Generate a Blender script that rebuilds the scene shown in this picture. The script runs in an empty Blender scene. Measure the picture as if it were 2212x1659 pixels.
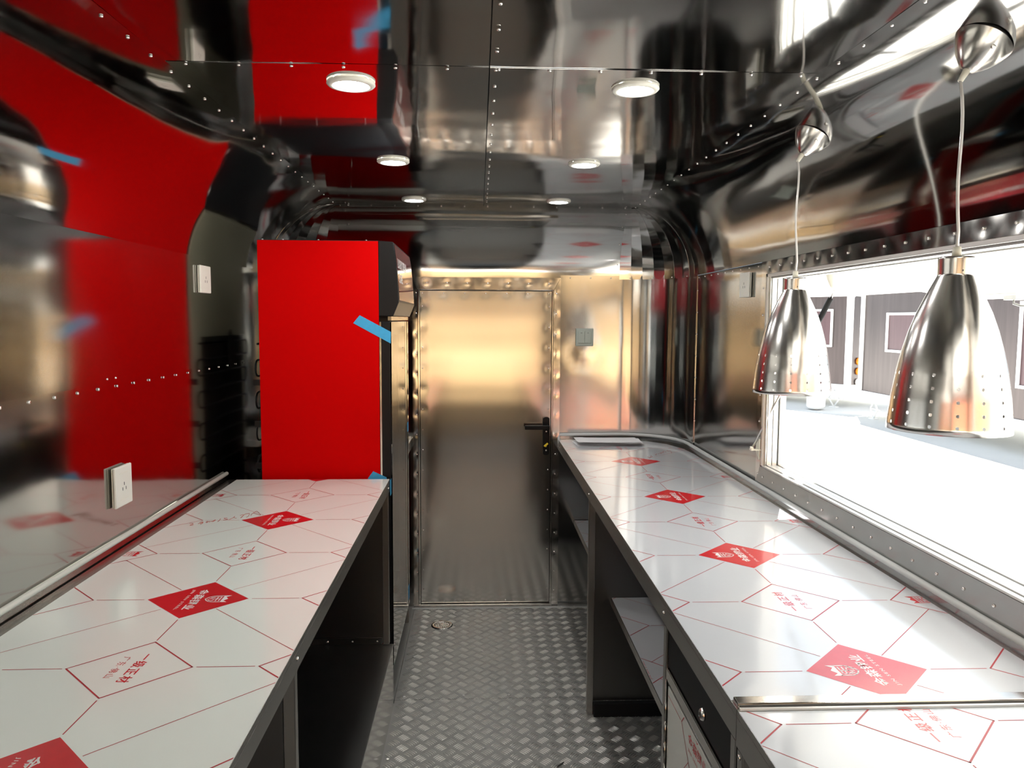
import bpy, bmesh, math, random
from mathutils import Vector, Matrix, noise
random.seed(4)
SC = bpy.context.scene
COL = SC.collection
PI = math.pi

# ---------------------------------------------------------------- camera
FPX = 1661.0
W, H = 2212, 1659
CAM = Vector((0, 0, 1.58))
d = Vector(((1034 - W / 2) / FPX, -(689 - H / 2) / FPX, -1)).normalized()   # world +Y seen in camera axes
rr = math.radians(0.3)
xa = Vector((math.cos(rr), -math.sin(rr), 0)); xa = (xa - d * xa.dot(d)).normalized()
za = xa.cross(d)
M = Matrix((xa, d, za))           # rows: world axes in camera coords  -> its columns are camera axes in world
cd = bpy.data.cameras.new('camera'); cam = bpy.data.objects.new('camera', cd); COL.objects.link(cam)
cd.sensor_width = 36.0; cd.lens = FPX / W * 36.0; cd.clip_start = 0.02; cd.clip_end = 500
cam.matrix_world = Matrix.Translation(CAM) @ M.to_4x4()
SC.camera = cam

# ---------------------------------------------------------------- world, sun, exposure
wd = bpy.data.worlds.new('world'); SC.world = wd; wd.use_nodes = True
bg = wd.node_tree.nodes['Background']
bg.inputs[0].default_value = (0.74, 0.86, 1.0, 1); bg.inputs[1].default_value = 1.35
sd = bpy.data.lights.new('sun', 'SUN'); sun = bpy.data.objects.new('sun', sd); COL.objects.link(sun)
sd.energy = 30.0; sd.angle = 0.01; sd.color = (1.0, 0.965, 0.90)
sv = Vector((0.22, 0.50, 1.0)).normalized()
sun.rotation_euler = sv.to_track_quat('Z', 'Y').to_euler(); sun.location = (0, 0, 12)
SC.view_settings.view_transform = 'Standard'; SC.view_settings.look = 'None'
SC.view_settings.gamma = 1.0; SC.view_settings.use_curve_mapping = False
SC.view_settings.exposure = 0.34
try:
    SC.cycles.max_bounces = 14; SC.cycles.glossy_bounces = 10; SC.cycles.diffuse_bounces = 4
    SC.cycles.sample_clamp_indirect = 6.0; SC.cycles.caustics_reflective = True
except Exception:
    pass

# ---------------------------------------------------------------- materials
def mat(name, col, rough=0.5, metal=0.0, coat=0.0, coat_rough=0.1, emit=None, estr=0.0, var=0.0, vscale=8.0,
        stretch=(1, 1, 1), bump=0.0, bscale=200.0, trans=0.0, ior=1.45, rvar=0.0, alpha=1.0, spec=0.5, cior=1.5):
    m = bpy.data.materials.new(name); m.use_nodes = True
    nt = m.node_tree; b = nt.nodes['Principled BSDF']
    b.inputs['Base Color'].default_value = (*col, 1); b.inputs['Roughness'].default_value = rough
    b.inputs['Metallic'].default_value = metal; b.inputs['Coat Weight'].default_value = coat
    b.inputs['Coat Roughness'].default_value = coat_rough; b.inputs['Transmission Weight'].default_value = trans
    b.inputs['IOR'].default_value = ior; b.inputs['Coat IOR'].default_value = cior; b.inputs['Specular IOR Level'].default_value = spec
    if emit: b.inputs['Emission Color'].default_value = (*emit, 1); b.inputs['Emission Strength'].default_value = estr
    tc = nt.nodes.new('ShaderNodeTexCoord')
    mp = nt.nodes.new('ShaderNodeMapping'); mp.inputs['Scale'].default_value = stretch
    nt.links.new(tc.outputs['Object'], mp.inputs['Vector'])
    n = nt.nodes.new('ShaderNodeTexNoise'); n.inputs['Scale'].default_value = vscale; n.inputs['Detail'].default_value = 4
    nt.links.new(mp.outputs[0], n.inputs['Vector'])
    if var > 0:
        r = nt.nodes.new('ShaderNodeMix'); r.data_type = 'RGBA'
        r.inputs['A'].default_value = (*[c * (1 - var) for c in col], 1)
        r.inputs['B'].default_value = (*[min(1, c * (1 + var)) for c in col], 1)
        nt.links.new(n.outputs['Fac'], r.inputs['Factor']); nt.links.new(r.outputs['Result'], b.inputs['Base Color'])
    if rvar > 0:
        q = nt.nodes.new('ShaderNodeMapRange'); q.inputs['From Min'].default_value = 0.3; q.inputs['From Max'].default_value = 0.7
        q.inputs['To Min'].default_value = max(0.01, rough - rvar); q.inputs['To Max'].default_value = rough + rvar
        nt.links.new(n.outputs['Fac'], q.inputs['Value']); nt.links.new(q.outputs[0], b.inputs['Roughness'])
    if bump > 0:
        n2 = nt.nodes.new('ShaderNodeTexNoise'); n2.inputs['Scale'].default_value = bscale; n2.inputs['Detail'].default_value = 2
        nt.links.new(mp.outputs[0], n2.inputs['Vector'])
        bp = nt.nodes.new('ShaderNodeBump'); bp.inputs['Strength'].default_value = 1.0; bp.inputs['Distance'].default_value = bump
        nt.links.new(n2.outputs['Fac'], bp.inputs['Height']); nt.links.new(bp.outputs[0], b.inputs['Normal'])
    return m

STEEL = (0.46, 0.455, 0.44)
def brushed(m, amount, turn=0.25):
    nt = m.node_tree; b = nt.nodes['Principled BSDF']; t = nt.nodes.new('ShaderNodeTangent'); t.direction_type = 'UV_MAP'; t.uv_map = 'UVMap'
    nt.links.new(t.outputs[0], b.inputs['Tangent']); b.inputs['Anisotropic'].default_value = amount; b.inputs['Anisotropic Rotation'].default_value = turn
    return m
M_ = dict(
    wall=mat('sheet_steel', STEEL, 0.10, 1, rvar=0.03, vscale=3, stretch=(1, 1, 1)),
    ceil=mat('polished_steel', STEEL, 0.065, 1, rvar=0.02, vscale=2),
    door=brushed(mat('satin_steel', (0.48, 0.475, 0.46), 0.13, 1), 0.55),
    endw=brushed(mat('brushed_end_steel', (0.47, 0.465, 0.45), 0.12, 1), 0.55),
    trim=mat('trim_steel', (0.63, 0.61, 0.58), 0.12, 1, rvar=0.03, vscale=20),
    edge=mat('worn_edge_steel', (0.44, 0.43, 0.41), 0.26, 1, vscale=14, var=0.04),
    dark=mat('dull_dark_steel', (0.17, 0.17, 0.17), 0.30, 1, vscale=3, var=0.08),
    dull=mat('dull_steel_panel', (0.36, 0.36, 0.35), 0.20, 1, vscale=5, var=0.05),
    back=mat('dark_backing', (0.03, 0.03, 0.03), 0.8),
    rivet=mat('rivet_metal', (0.85, 0.84, 0.82), 0.22, 1),
    screw=mat('screw_metal', (0.7, 0.7, 0.7), 0.3, 1),
    tread=mat('tread_aluminium', (0.27, 0.27, 0.26), 0.50, 0.5, rvar=0.08, vscale=9, var=0.1),
    treadbar=mat('tread_bar_aluminium', (0.66, 0.65, 0.62), 0.30, 0.85),
    film=mat('white_film_lit_tint', (0.83, 0.88, 0.83), 0.30, 0, coat=1.0, coat_rough=0.12, var=0.02, vscale=5, spec=0.5, cior=1.45),  # same white film as film2, colour raised to carry the left side's brighter light
    film2=mat('white_film_skylight_tint', (0.64, 0.665, 0.70), 0.30, 0, coat=1.0, coat_rough=0.10, var=0.03, vscale=5, spec=0.5, cior=1.7),  # same white film, colour lowered and blued to carry skylight by the window
    fred=mat('film_red_print', (0.62, 0.012, 0.02), 0.3, 0, coat=0.6, coat_rough=0.10, var=0.12, vscale=60, cior=1.5),
    fline=mat('film_line_print', (0.42, 0.02, 0.03), 0.4, 0, coat=0.3, coat_rough=0.15),
    fwhite=mat('film_white_print', (0.78, 0.76, 0.74), 0.35, 0, coat=0.4, coat_rough=0.12),
    pen=mat('red_pen', (0.38, 0.10, 0.08), 0.5),
    red=mat('red_enamel', (0.55, 0.0004, 0.0008), 0.55, 0, spec=0.04, var=0.03, vscale=3),
    sign=mat('red_sign', (0.40, 0.03, 0.04), 0.10, 0, coat=1.0, coat_rough=0.03),
    galv=mat('galvanised_back', (0.74, 0.73, 0.56), 0.45, 0.1),
    black=mat('black_plastic', (0.008, 0.008, 0.009), 0.32, 0, spec=0.15),
    blackm=mat('black_matt', (0.012, 0.013, 0.015), 0.5, 0, var=0.3, vscale=20, spec=0.2),
    rubber=mat('black_rubber', (0.012, 0.012, 0.012), 0.6),
    glass=mat('cooler_glass', (0.80, 0.84, 0.84), 0.0, 0, trans=1.0, ior=1.5),
    whitep=mat('white_plastic', (0.74, 0.73, 0.66), 0.4),
    cream=mat('cream_plastic', (0.72, 0.70, 0.60), 0.35),
    seal=mat('grey_sealant', (0.50, 0.52, 0.52), 0.45),
    wseal=mat('pale_sealant', (0.66, 0.67, 0.60), 0.5),
    slotm=mat('dark_slot', (0.03, 0.03, 0.03), 0.6),
    switch=mat('grey_green_plastic', (0.30, 0.34, 0.31), 0.35),
    tape=mat('blue_tape', (0.045, 0.33, 0.60), 0.6, var=0.12, vscale=60),
    yellow=mat('yellow_plastic', (0.75, 0.55, 0.03), 0.4),
    paper=mat('white_paper', (0.74, 0.74, 0.76), 0.7),
    lamp=mat('brushed_aluminium', (0.70, 0.68, 0.65), 0.20, 1, bump=0.0008, bscale=26, stretch=(1, 1, 0.02)),
    lampin=mat('lamp_inner_white', (0.8, 0.8, 0.78), 0.5),
    canopy=mat('satin_canopy', (0.62, 0.60, 0.57), 0.24, 1),
    cord=mat('clear_cord', (0.62, 0.60, 0.58), 0.2, 0, coat=0.8),
    bulb=mat('lit_bulb', (1, 1, 1), 0.4, emit=(1.0, 0.97, 0.93), estr=22.0),
    led=mat('led_diffuser', (1, 1, 1), 0.4, emit=(1.0, 0.99, 0.96), estr=170.0),
    alu=mat('white_aluminium', (0.70, 0.70, 0.68), 0.35, 0.6),
    alud=mat('grey_aluminium', (0.30, 0.30, 0.29), 0.4, 0.7),
    concrete=mat('pale_concrete', (0.60, 0.60, 0.58), 0.9, var=0.12, vscale=0.8),
    tblack=mat('dark_trailer_sheet', (0.075, 0.060, 0.058), 0.30, 0.6, var=0.35, vscale=2.2, stretch=(6, 6, 0.3)),
    tblack2=mat('dark_window_cover', (0.085, 0.05, 0.055), 0.35, 0.4, var=0.3, vscale=2, stretch=(5, 5, 0.4)),
    twhite=mat('white_trailer_trim', (0.80, 0.80, 0.78), 0.4),
    amber=mat('amber_lens', (0.9, 0.25, 0.02), 0.2),
    clear=mat('white_lens', (0.9, 0.85, 0.8), 0.2),
    ochre=mat('ochre_render', (0.37, 0.25, 0.125), 0.9, var=0.12, vscale=0.5),
    rroof=mat('red_awning', (0.55, 0.05, 0.03), 0.7),
    leaf=mat('green_hedge', (0.22, 0.30, 0.08), 0.8, var=0.5, vscale=6),
    tyre=mat('tyre_rubber', (0.02, 0.02, 0.02), 0.7),
)

# ---------------------------------------------------------------- helpers
WL = {}
def wl(p): return WL.get(p.name, Vector((0, 0, 0))) if p else Vector((0, 0, 0))
def props(o, label=None, cat=None, group=None, kind=None):
    if label: o['label'] = label
    if cat: o['category'] = cat
    if group: o['group'] = group
    if kind: o['kind'] = kind
    return o
def thing(name, loc, label, cat, group=None):
    o = bpy.data.objects.new(name, None); COL.objects.link(o); o.empty_display_size = 0.05
    o.location = loc; WL[o.name] = Vector(loc)
    return props(o, label, cat, group)
def link(name, me, loc, parent):
    o = bpy.data.objects.new(name, me); COL.objects.link(o)
    if parent: o.parent = parent
    o.location = Vector(loc) - wl(parent); WL[o.name] = Vector(loc)
    return o

class MB:
    def __init__(s): s.v = []; s.f = []; s.sm = []
    def add(s, vs, fs, smooth=False):
        k = len(s.v); s.v += [tuple(v) for v in vs]; s.f += [tuple(i + k for i in f) for f in fs]; s.sm += [smooth] * len(fs); return s
    def box(s, x0, x1, y0, y1, z0, z1):
        return s.add([(x0, y0, z0), (x1, y0, z0), (x1, y1, z0), (x0, y1, z0), (x0, y0, z1), (x1, y0, z1), (x1, y1, z1), (x0, y1, z1)],
                     [(0, 3, 2, 1), (4, 5, 6, 7), (0, 1, 5, 4), (1, 2, 6, 5), (2, 3, 7, 6), (3, 0, 4, 7)])
    def obox(s, c, ax, ay, az, hx, hy, hz):
        c = Vector(c); vs = []
        for k in (-1, 1):
            for i, j in ((-1, -1), (1, -1), (1, 1), (-1, 1)): vs.append(c + ax * hx * i + ay * hy * j + az * hz * k)
        return s.add(vs, [(0, 3, 2, 1), (4, 5, 6, 7), (0, 1, 5, 4), (1, 2, 6, 5), (2, 3, 7, 6), (3, 0, 4, 7)])
    def prism(s, pts, off):
        n = len(pts); off = Vector(off); a = [Vector(p) for p in pts]
        return s.add(a + [p + off for p in a], [tuple(range(n))[::-1], tuple(range(n, 2 * n))] + [(i, (i + 1) % n, (i + 1) % n + n, i + n) for i in range(n)])
    def lathe(s, prof, c=(0, 0, 0), ax=Vector((0, 0, 1)), n=32, smooth=True, caps=False):
        c = Vector(c); ax = Vector(ax).normalized(); u = ax.orthogonal().normalized(); w = ax.cross(u); vs = []; fs = []
        for r, z in prof:
            for i in range(n):
                t = 2 * PI * i / n; vs.append(c + ax * z + (u * math.cos(t) + w * math.sin(t)) * r)
        for j in range(len(prof) - 1):
            for i in range(n): fs.append((j * n + i, j * n + (i + 1) % n, (j + 1) * n + (i + 1) % n, (j + 1) * n + i))
        s.add(vs, fs, smooth)
        if caps:
            k = len(s.v) - len(vs); s.f.append(tuple(k + i for i in range(n))[::-1]); s.f.append(tuple(k + (len(prof) - 1) * n + i for i in range(n))); s.sm += [False, False]
        return s
    def cyl(s, a, b, r, n=16, r2=None):
        a = Vector(a); b = Vector(b); L = (b - a).length
        return s.lathe([(r, 0), (r if r2 is None else r2, L)], a, b - a, n, True, True)
    def tube(s, path, r, n=10, closed=False):
        P = [Vector(p) for p in path]; m = len(P); vs = []; fs = []; prev = None
        for i, p in enumerate(P):
            a = P[(i - 1) % m] if (i or closed) else p; b = P[(i + 1) % m] if (i < m - 1 or closed) else p
            t = (b - a).normalized()
            u = t.orthogonal().normalized() if prev is None else (prev - t * prev.dot(t)).normalized()
            prev = u; w = t.cross(u)
            for k in range(n):
                q = 2 * PI * k / n; vs.append(p + (u * math.cos(q) + w * math.sin(q)) * r)
        for i in range(m if closed else m - 1):
            j = (i + 1) % m
            for k in range(n): fs.append((i * n + k, i * n + (k + 1) % n, j * n + (k + 1) % n, j * n + k))
        if not closed: fs += [tuple(range(n))[::-1], tuple((m - 1) * n + k for k in range(n))]
        return s.add(vs, fs, True)
    def rivet(s, p, nrm, r=0.0042, h=0.0025, n=8):
        return s.lathe([(r, -0.001), (r * 0.98, h * 0.35), (r * 0.7, h * 0.8), (r * 0.2, h)], p, nrm, n, True, True)
    def build(s, name, m, parent=None, label=None, cat=None, group=None, kind=None, bevel=0, origin=None):
        if origin is None:
            xs = [v[0] for v in s.v]; ys = [v[1] for v in s.v]; zs = [v[2] for v in s.v]
            origin = Vector(((min(xs) + max(xs)) / 2, (min(ys) + max(ys)) / 2, (min(zs) + max(zs)) / 2 if parent else min(zs)))
        o3 = Vector(origin)
        me = bpy.data.meshes.new(name); me.from_pydata([tuple(Vector(v) - o3) for v in s.v], [], s.f)
        me.polygons.foreach_set('use_smooth', s.sm); me.materials.append(M_[m] if isinstance(m, str) else m); me.update()
        o = link(name, me, o3, parent); props(o, label, cat, group, kind)
        if bevel:
            b = o.modifiers.new('bevel', 'BEVEL'); b.width = bevel; b.segments = 2; b.limit_method = 'ANGLE'; b.angle_limit = 0.7
        return o

def surf(name, fn, nfn, nu, nv, m, parent, warp=None, thick=0.0025, label=None, cat=None, kind=None):
    """curved or flat sheet: fn(u,v) world point, nfn inward normal, warp(point) pushes the front face"""
    mb = MB(); vs = []
    for j in range(nv + 1):
        for i in range(nu + 1):
            p = Vector(fn(i / nu, j / nv)); n = Vector(nfn(i / nu, j / nv))
            if warp: p = p + n * warp(p)
            vs.append(p)
    fs = []
    a = Vector(vs[1]) - Vector(vs[0]); b = Vector(vs[nu + 1]) - Vector(vs[0])
    flip = a.cross(b).dot(Vector(nfn(0, 0))) < 0
    for j in range(nv):
        for i in range(nu):
            q = (j * (nu + 1) + i, j * (nu + 1) + i + 1, (j + 1) * (nu + 1) + i + 1, (j + 1) * (nu + 1) + i)
            fs.append(q[::-1] if flip else q)
    mb.add(vs, fs, True)
    ring = [(i, 0) for i in range(nu)] + [(nu, j) for j in range(nv)] + [(i, nv) for i in range(nu, 0, -1)] + [(0, j) for j in range(nv, 0, -1)]
    e = [Vector(vs[j * (nu + 1) + i]) for i, j in ring]; k = len(e)
    e2 = [p - Vector(nfn(i / nu, j / nv)) * thick for p, (i, j) in zip(e, ring)]
    mb.add(e + e2, [(i, (i + 1) % k, (i + 1) % k + k, i + k) for i in range(k)])
    o = mb.build(name, m, parent, label, cat, None, kind)
    if m in ('door', 'endw'):
        me = o.data; uvl = me.uv_layers.new(name='UVMap'); nn = (nu + 1) * (nv + 1)
        for lp in me.loops:
            k_ = lp.vertex_index; uvl.data[lp.index].uv = ((k_ % (nu + 1)) / nu, (k_ // (nu + 1)) / nv) if k_ < nn else (0.1 * (k_ % 3), 0.1 * (k_ % 2))
    return o

def flat(name, P0, U, V, N, m, parent, warp=None, cell=0.04, **k):
    P0, U, V, N = Vector(P0), Vector(U), Vector(V), Vector(N)
    nu = max(1, int(U.length / cell)) if warp else 1; nv = max(1, int(V.length / cell)) if warp else 1
    return surf(name, lambda u, v: P0 + U * u + V * v, lambda u, v: N, nu, nv, m, parent, warp, **k)

def nz(p, s, sd=0.0): return noise.noise(Vector((p[0] * s[0] + sd, p[1] * s[1] + sd * 1.7, p[2] * s[2] - sd)))
def wavy(amp, s, sd=0.0, amp2=0.0, s2=(9, 9, 9)):
    return lambda p: amp * nz(p, s, sd) + (amp2 * nz(p, s2, sd + 5) if amp2 else 0)
def dimples(pts, r=0.03, dep=0.0012):
    P = [Vector(q) for q in pts]
    def f(p):
        h = 0
        for q in P:
            dd = (p - q).length_squared
            if dd < r * r * 4: h -= dep * math.exp(-dd / (r * r) * 2.2)
        return h
    return f

# ---------------------------------------------------------------- room numbers
XL, XR = -1.02, 1.07; CL, CR = -0.675, 0.755; ZC, ZT = 2.13, 1.80; YE, YC, YB = 4.14, 3.81, -2.2; CT = 0.93
RZ = ZC - ZT
YS1 = 1.735

# ================================================================= SETTING
# ---- floor
fl = MB().box(XL - 0.05, XR + 0.08, YB - 0.05, YE + 0.05, -0.05, -0.006).build('floor', 'dark', kind='structure')
for (x0, x1, y0, y1) in ((-0.347, XR, 3.092, YE), (-0.347, XR, 0.65, 3.090), (-0.347, XR, YB, 0.648), (XL, -0.349, 3.092, YE), (XL, -0.349, YB, 3.090)):
    MB().box(x0, x1, y0, y1, -0.006, 0.0).build('floor_plate', 'tread', fl)
def tread_bars(x0, x1, y0, y1):
    mb = MB(); s = 0.0495; r2 = math.sqrt(0.5)
    P = (Vector((r2, r2, 0)), Vector((-r2, r2, 0)))
    n = int(8 / s)
    prof = [(-0.5, 0), (-0.30, -1), (0.30, -1), (0.5, 0), (0.30, 1), (-0.30, 1)]
    for i in range(-n, n):
        for j in range(-n, n):
            c = P[0] * (i * s) + P[1] * (j * s)
            if not (x0 + .012 < c.x < x1 - .012 and y0 + .012 < c.y < y1 - .012): continue
            a, b = (P[0], P[1]) if (i + j) % 2 == 0 else (P[1], P[0])
            for k in range(5):
                o = c + b * ((k - 2) * 0.0088); L = 0.037 * (1 - 0.06 * abs(k - 2)); w = 0.0023; cur = b * 0.0014
                base = [o + a * (t * L) + b * (q * w) - cur * (abs(t) * 2) ** 2 for t, q in prof]
                top = [o + a * (-0.27 * L) + Vector((0, 0, 0.0019)), o + a * (0.27 * L) + Vector((0, 0, 0.0019))]
                mb.add(base + top, [(0, 1, 6), (1, 2, 7, 6), (2, 3, 7), (3, 4, 7), (4, 5, 6, 7), (5, 0, 6)], True)
    return mb
tb = tread_bars(-0.345, XR, 0.9, YE - 0.02).build('tread_bar', 'treadbar', fl, kind='stuff')
sc = MB()
for x, y in [(-0.06, 3.12), (0.13, 3.12), (0.33, 3.12), (-0.31, 3.12), (-0.385, 3.12), (-0.37, 2.66), (-0.325, 2.66), (0.02, 2.72), (0.40, 3.12),
             (0.02, 4.02), (0.20, 4.04), (-0.13, 4.03), (0.02, 3.55), (0.35, 3.6), (-0.3, 3.5)]:
    sc.lathe([(0.0065, 0.0), (0.006, 0.0015), (0.003, 0.0022), (0.001, 0.001)], (x, y, 0.0), n=10, caps=True)
sc.build('floor_screw', 'screw', fl, kind='stuff')

# ---- ceiling with its coves, backing shell behind the panels
def arc(t): return math.sin(t), math.cos(t)
bk = MB()
bk.box(CL - 0.02, CR + 0.02, YB, YC + 0.02, ZC + 0.006, ZC + 0.03)
def shell_strip(mb, cx, rx, sgn, y0, y1, off=0.006, n=10):
    vs = []
    for i in range(n + 1):
        sx, cz = arc(PI / 2 * i / n)
        for y in (y0, y1): vs.append((cx + sgn * (rx + off) * sx, y, ZT + (RZ + off) * cz))
    mb.add(vs, [(2 * i, 2 * i + 1, 2 * i + 3, 2 * i + 2) for i in range(n)], True)
shell_strip(bk, CR, XR - CR, 1, YB, YC + .01); shell_strip(bk, CL, CL - XL, -1, YB, YC + .01)
vs = []
for i in range(11):
    sx, cz = arc(PI / 2 * i / 10)
    for x in (CL - .01, CR + .01): vs.append((x, YC + (YE - YC + .006) * sx, ZT + (RZ + .006) * cz))
bk.add(vs, [(2 * i, 2 * i + 1, 2 * i + 3, 2 * i + 2) for i in range(10)], True)
for cx, rx in ((CR, XR - CR), (CL, XL - CL)):
    vs = []; fs = []
    for j in range(9):
        la = PI / 2 * j / 8
        for i in range(9):
            ph = PI / 2 * i / 8
            e = 1.02
            vs.append((cx + rx * e * math.cos(ph) * math.sin(la), YC + (YE - YC) * e * math.sin(ph) * math.sin(la), ZT + RZ * e * math.cos(la)))
    for j in range(8):
        for i in range(8): fs.append((j * 9 + i, j * 9 + i + 1, (j + 1) * 9 + i + 1, (j + 1) * 9 + i))
    bk.add(vs, fs, True)
ceil = bk.build('ceiling', 'back', kind='structure')
g = 0.0012
cw = wavy(0.0030, (2.2, 1.6, 1), 3, 0.0007, (6, 11, 1))
for x0, x1 in ((CL, 0.023), (0.023, CR)):
    for y0, y1 in ((YS1, YC), (-0.4, YS1), (YB, -0.4)):
        sdx = x0 * 7 + y0 * 3
        wf = (lambda sdx: (lambda p: 0.0026 * nz(p, (2.0, 2.4, 1), sdx) + 0.0006 * nz(p, (5, 12, 1), sdx + 2) + (0.0015 if sdx > 0 else 0)))(sdx)
        flat('ceiling_panel', (x0 + g, y0 + g, ZC), (x1 - x0 - 2 * g, 0, 0), (0, y1 - y0 - 2 * g, 0), (0, 0, -1), 'ceil', ceil, wf, 0.035)
rv = MB(); up = Vector((0, 0, -1)); y = -0.32
while y < YC - 0.03:
    rv.rivet((CL - 0.017, y + 0.1, ZC - 0.001), up); rv.rivet((CR + 0.014, y + 0.06, ZC - 0.001), up)
    y += 0.107
for yy in [0.4 + i * 0.12 for i in range(28)]: rv.rivet((0.023 + 0.014, yy + 0.03, ZC - 0.003), up)
for ys in (YS1, YC):
    x = CL + 0.04
    while x < CR: rv.rivet((x, ys + 0.012, ZC - 0.003), up); x += 0.113
rv.build('rivet', 'rivet', ceil, kind='stuff')

# side coves, end cove and the two corners of narrow gores
def cove(name, cx, rx, sgn, y0, y1, parent, seed, t0=0.0):
    def fn(u, v):
        sx, cz = arc(t0 + (PI / 2 - t0) * v); return (cx + sgn * rx * sx, y0 + (y1 - y0) * u, ZT + RZ * cz)
    def nf(u, v):
        sx, cz = arc(t0 + (PI / 2 - t0) * v); return Vector((-sgn * sx, 0, -cz))
    return surf(name, fn, nf, int((y1 - y0) / 0.05), 20, 'ceil', parent, lambda p: 0.0030 * nz(p, (1.5, 1.8, 1.5), seed) + 0.0007 * nz(p, (4, 7, 4), seed))

# ---- wall_left
wlft = MB().box(XL - 0.05, XL - 0.008, YB, YC, -0.02, ZT).build('wall_left', 'back', kind='structure')
for y0, y1 in ((YB, 0.4), (0.4, YC - 0.002)):
    flat('wall_panel', (XL - 0.002, y0 + g, 0.0), (0, y1 - y0 - 2 * g, 0), (0, 0, 1.4), (1, 0, 0), 'wall', wlft,
         wavy(0.0026, (1, 2.6, 1.1), y0 + 2, 0.0005, (1, 9, 4)), 0.04)
    flat('wall_panel', (XL + 0.0008, y0 + g, 1.398), (0, y1 - y0 - 2 * g, 0), (0, 0, ZT - 1.398), (1, 0, 0), 'wall', wlft,
         wavy(0.0024, (1, 2.4, 1.1), y0 + 2, 0.0005, (1, 9, 4)), 0.04)
cove('cove_panel', CL, CL - XL, -1, YB, YC - 0.002, wlft, 11)
rv = MB(); y = 0.07
while y < YC: rv.rivet((XL + 0.0005, y, 1.386), Vector((1, 0, 0))); y += 0.107
rv.rivet((XL + 0.002, 2.15, 1.41), Vector((1, 0, 0)), 0.003); rv.rivet((XL + 0.002, 2.2, 1.41), Vector((1, 0, 0)), 0.003)
rv.build('rivet', 'rivet', wlft, kind='stuff')

# ---- wall_right with the service window opening
WY0, WY1, WZ0, WZ1 = 0.25, 2.83, 1.03, 1.752
mb = MB()
mb.box(XR + 0.008, XR + 0.06, WY1, YC, -0.02, ZT); mb.box(XR + 0.008, XR + 0.06, YB, WY0, -0.02, ZT)
mb.box(XR + 0.008, XR + 0.06, WY0, WY1, -0.02, WZ0); mb.box(XR + 0.008, XR + 0.06, WY0, WY1, WZ1, ZT)
wr = mb.build('wall_right', 'back', kind='structure')
ww = wavy(0.0022, (1, 2.4, 1.6), 8, 0.0004, (1, 8, 6))
flat('wall_panel', (XR + 0.002, 2.80, 0.0), (0, 3.76 - 2.80, 0), (0, 0, 1.795), (-1, 0, 0), 'wall', wr, ww)
flat('wall_panel', (XR + 0.002, WY0 - .02, 0.0), (0, 2.798 - WY0 + .02, 0), (0, 0, WZ0 - 0.002), (-1, 0, 0), 'wall', wr, ww)
flat('wall_panel', (XR + 0.002, YB, 0.0), (0, WY0 - .022 - YB, 0), (0, 0, 1.795), (-1, 0, 0), 'wall', wr, ww)
cove('cove_panel', CR, XR - CR, 1, YB, YC - 0.002, wr, 23)
rv = MB()
for k in range(9): rv.rivet((XR + 0.0005, 2.93 + 0.1 * k, 1.787), Vector((-1, 0, 0)), 0.0035)
for k in range(16): rv.rivet((XR + 0.0005, 3.745, 0.12 + 0.107 * k), Vector((-1, 0, 0)), 0.0032)
rv.build('rivet', 'rivet', wr, kind='stuff')

# ---- wall_back (the end with the door)
mb = MB(); mb.box(CL, -0.37, YE + 0.008, YE + 0.05, -0.02, ZT); mb.box(0.44, CR, YE + 0.008, YE + 0.05, -0.02, ZT); mb.box(-0.37, 0.44, YE + 0.03, YE + 0.06, -0.02, ZT)
for cx, rx in ((CR, XR - CR), (CL, XL - CL)):
    vs = []
    for i in range(9):
        ph = PI / 2 * i / 8
        for z in (-0.02, ZT): vs.append((cx + rx * 1.03 * math.cos(ph), YC + (YE - YC) * 1.03 * math.sin(ph), z))
    mb.add(vs, [(2 * i, 2 * i + 1, 2 * i + 3, 2 * i + 2) for i in range(8)], True)
wb = mb.build('wall_back', 'back', kind='structure')
def end_sheet(sgn, cx, rx, xin, off, mt, seed):
    L1 = abs(cx - xin); La = PI / 2 * (abs(rx) + (YE - YC)) / 2; L2 = 0.055; T = L1 + La + L2
    def pt(s):
        if s < L1: return Vector((xin + sgn * s, YE - off, 0)), Vector((0, -1, 0))
        if s < L1 + La:
            ph = PI / 2 * (1 - (s - L1) / La); n = Vector((-sgn * math.cos(ph), -math.sin(ph), 0))
            return Vector((cx + sgn * (abs(rx) - off) * math.cos(ph), YC + (YE - YC - off) * math.sin(ph), 0)), n
        return Vector((cx + sgn * (abs(rx) - off), YC - (s - L1 - La), 0)), Vector((-sgn, 0, 0))
    def wf(p):
        w = 0.0012 * nz(p, (0.7, 0.7, 2.0), seed) + 0.00028 * nz(p, (0.8, 0.8, 13), seed + 3) + 0.0010 * nz(p, (3, 3, 3), seed + 9)
        q = (p - Vector((0.573, YE, 1.40))).length
        return w + 0.0012 * math.exp(-(q / 0.10) ** 2) * math.sin(q * 60)
    surf('wall_panel', lambda u, v: pt(u * T)[0] + Vector((0, 0, v * 1.815)), lambda u, v: pt(u * T)[1], int(T / 0.03), 60, mt, wb, wf)
end_sheet(1, CR, XR - CR, 0.44, 0.0012, 'endw', 31)
end_sheet(-1, CL, CL - XL, -0.345, 0.003, 'wall', 37)
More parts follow.
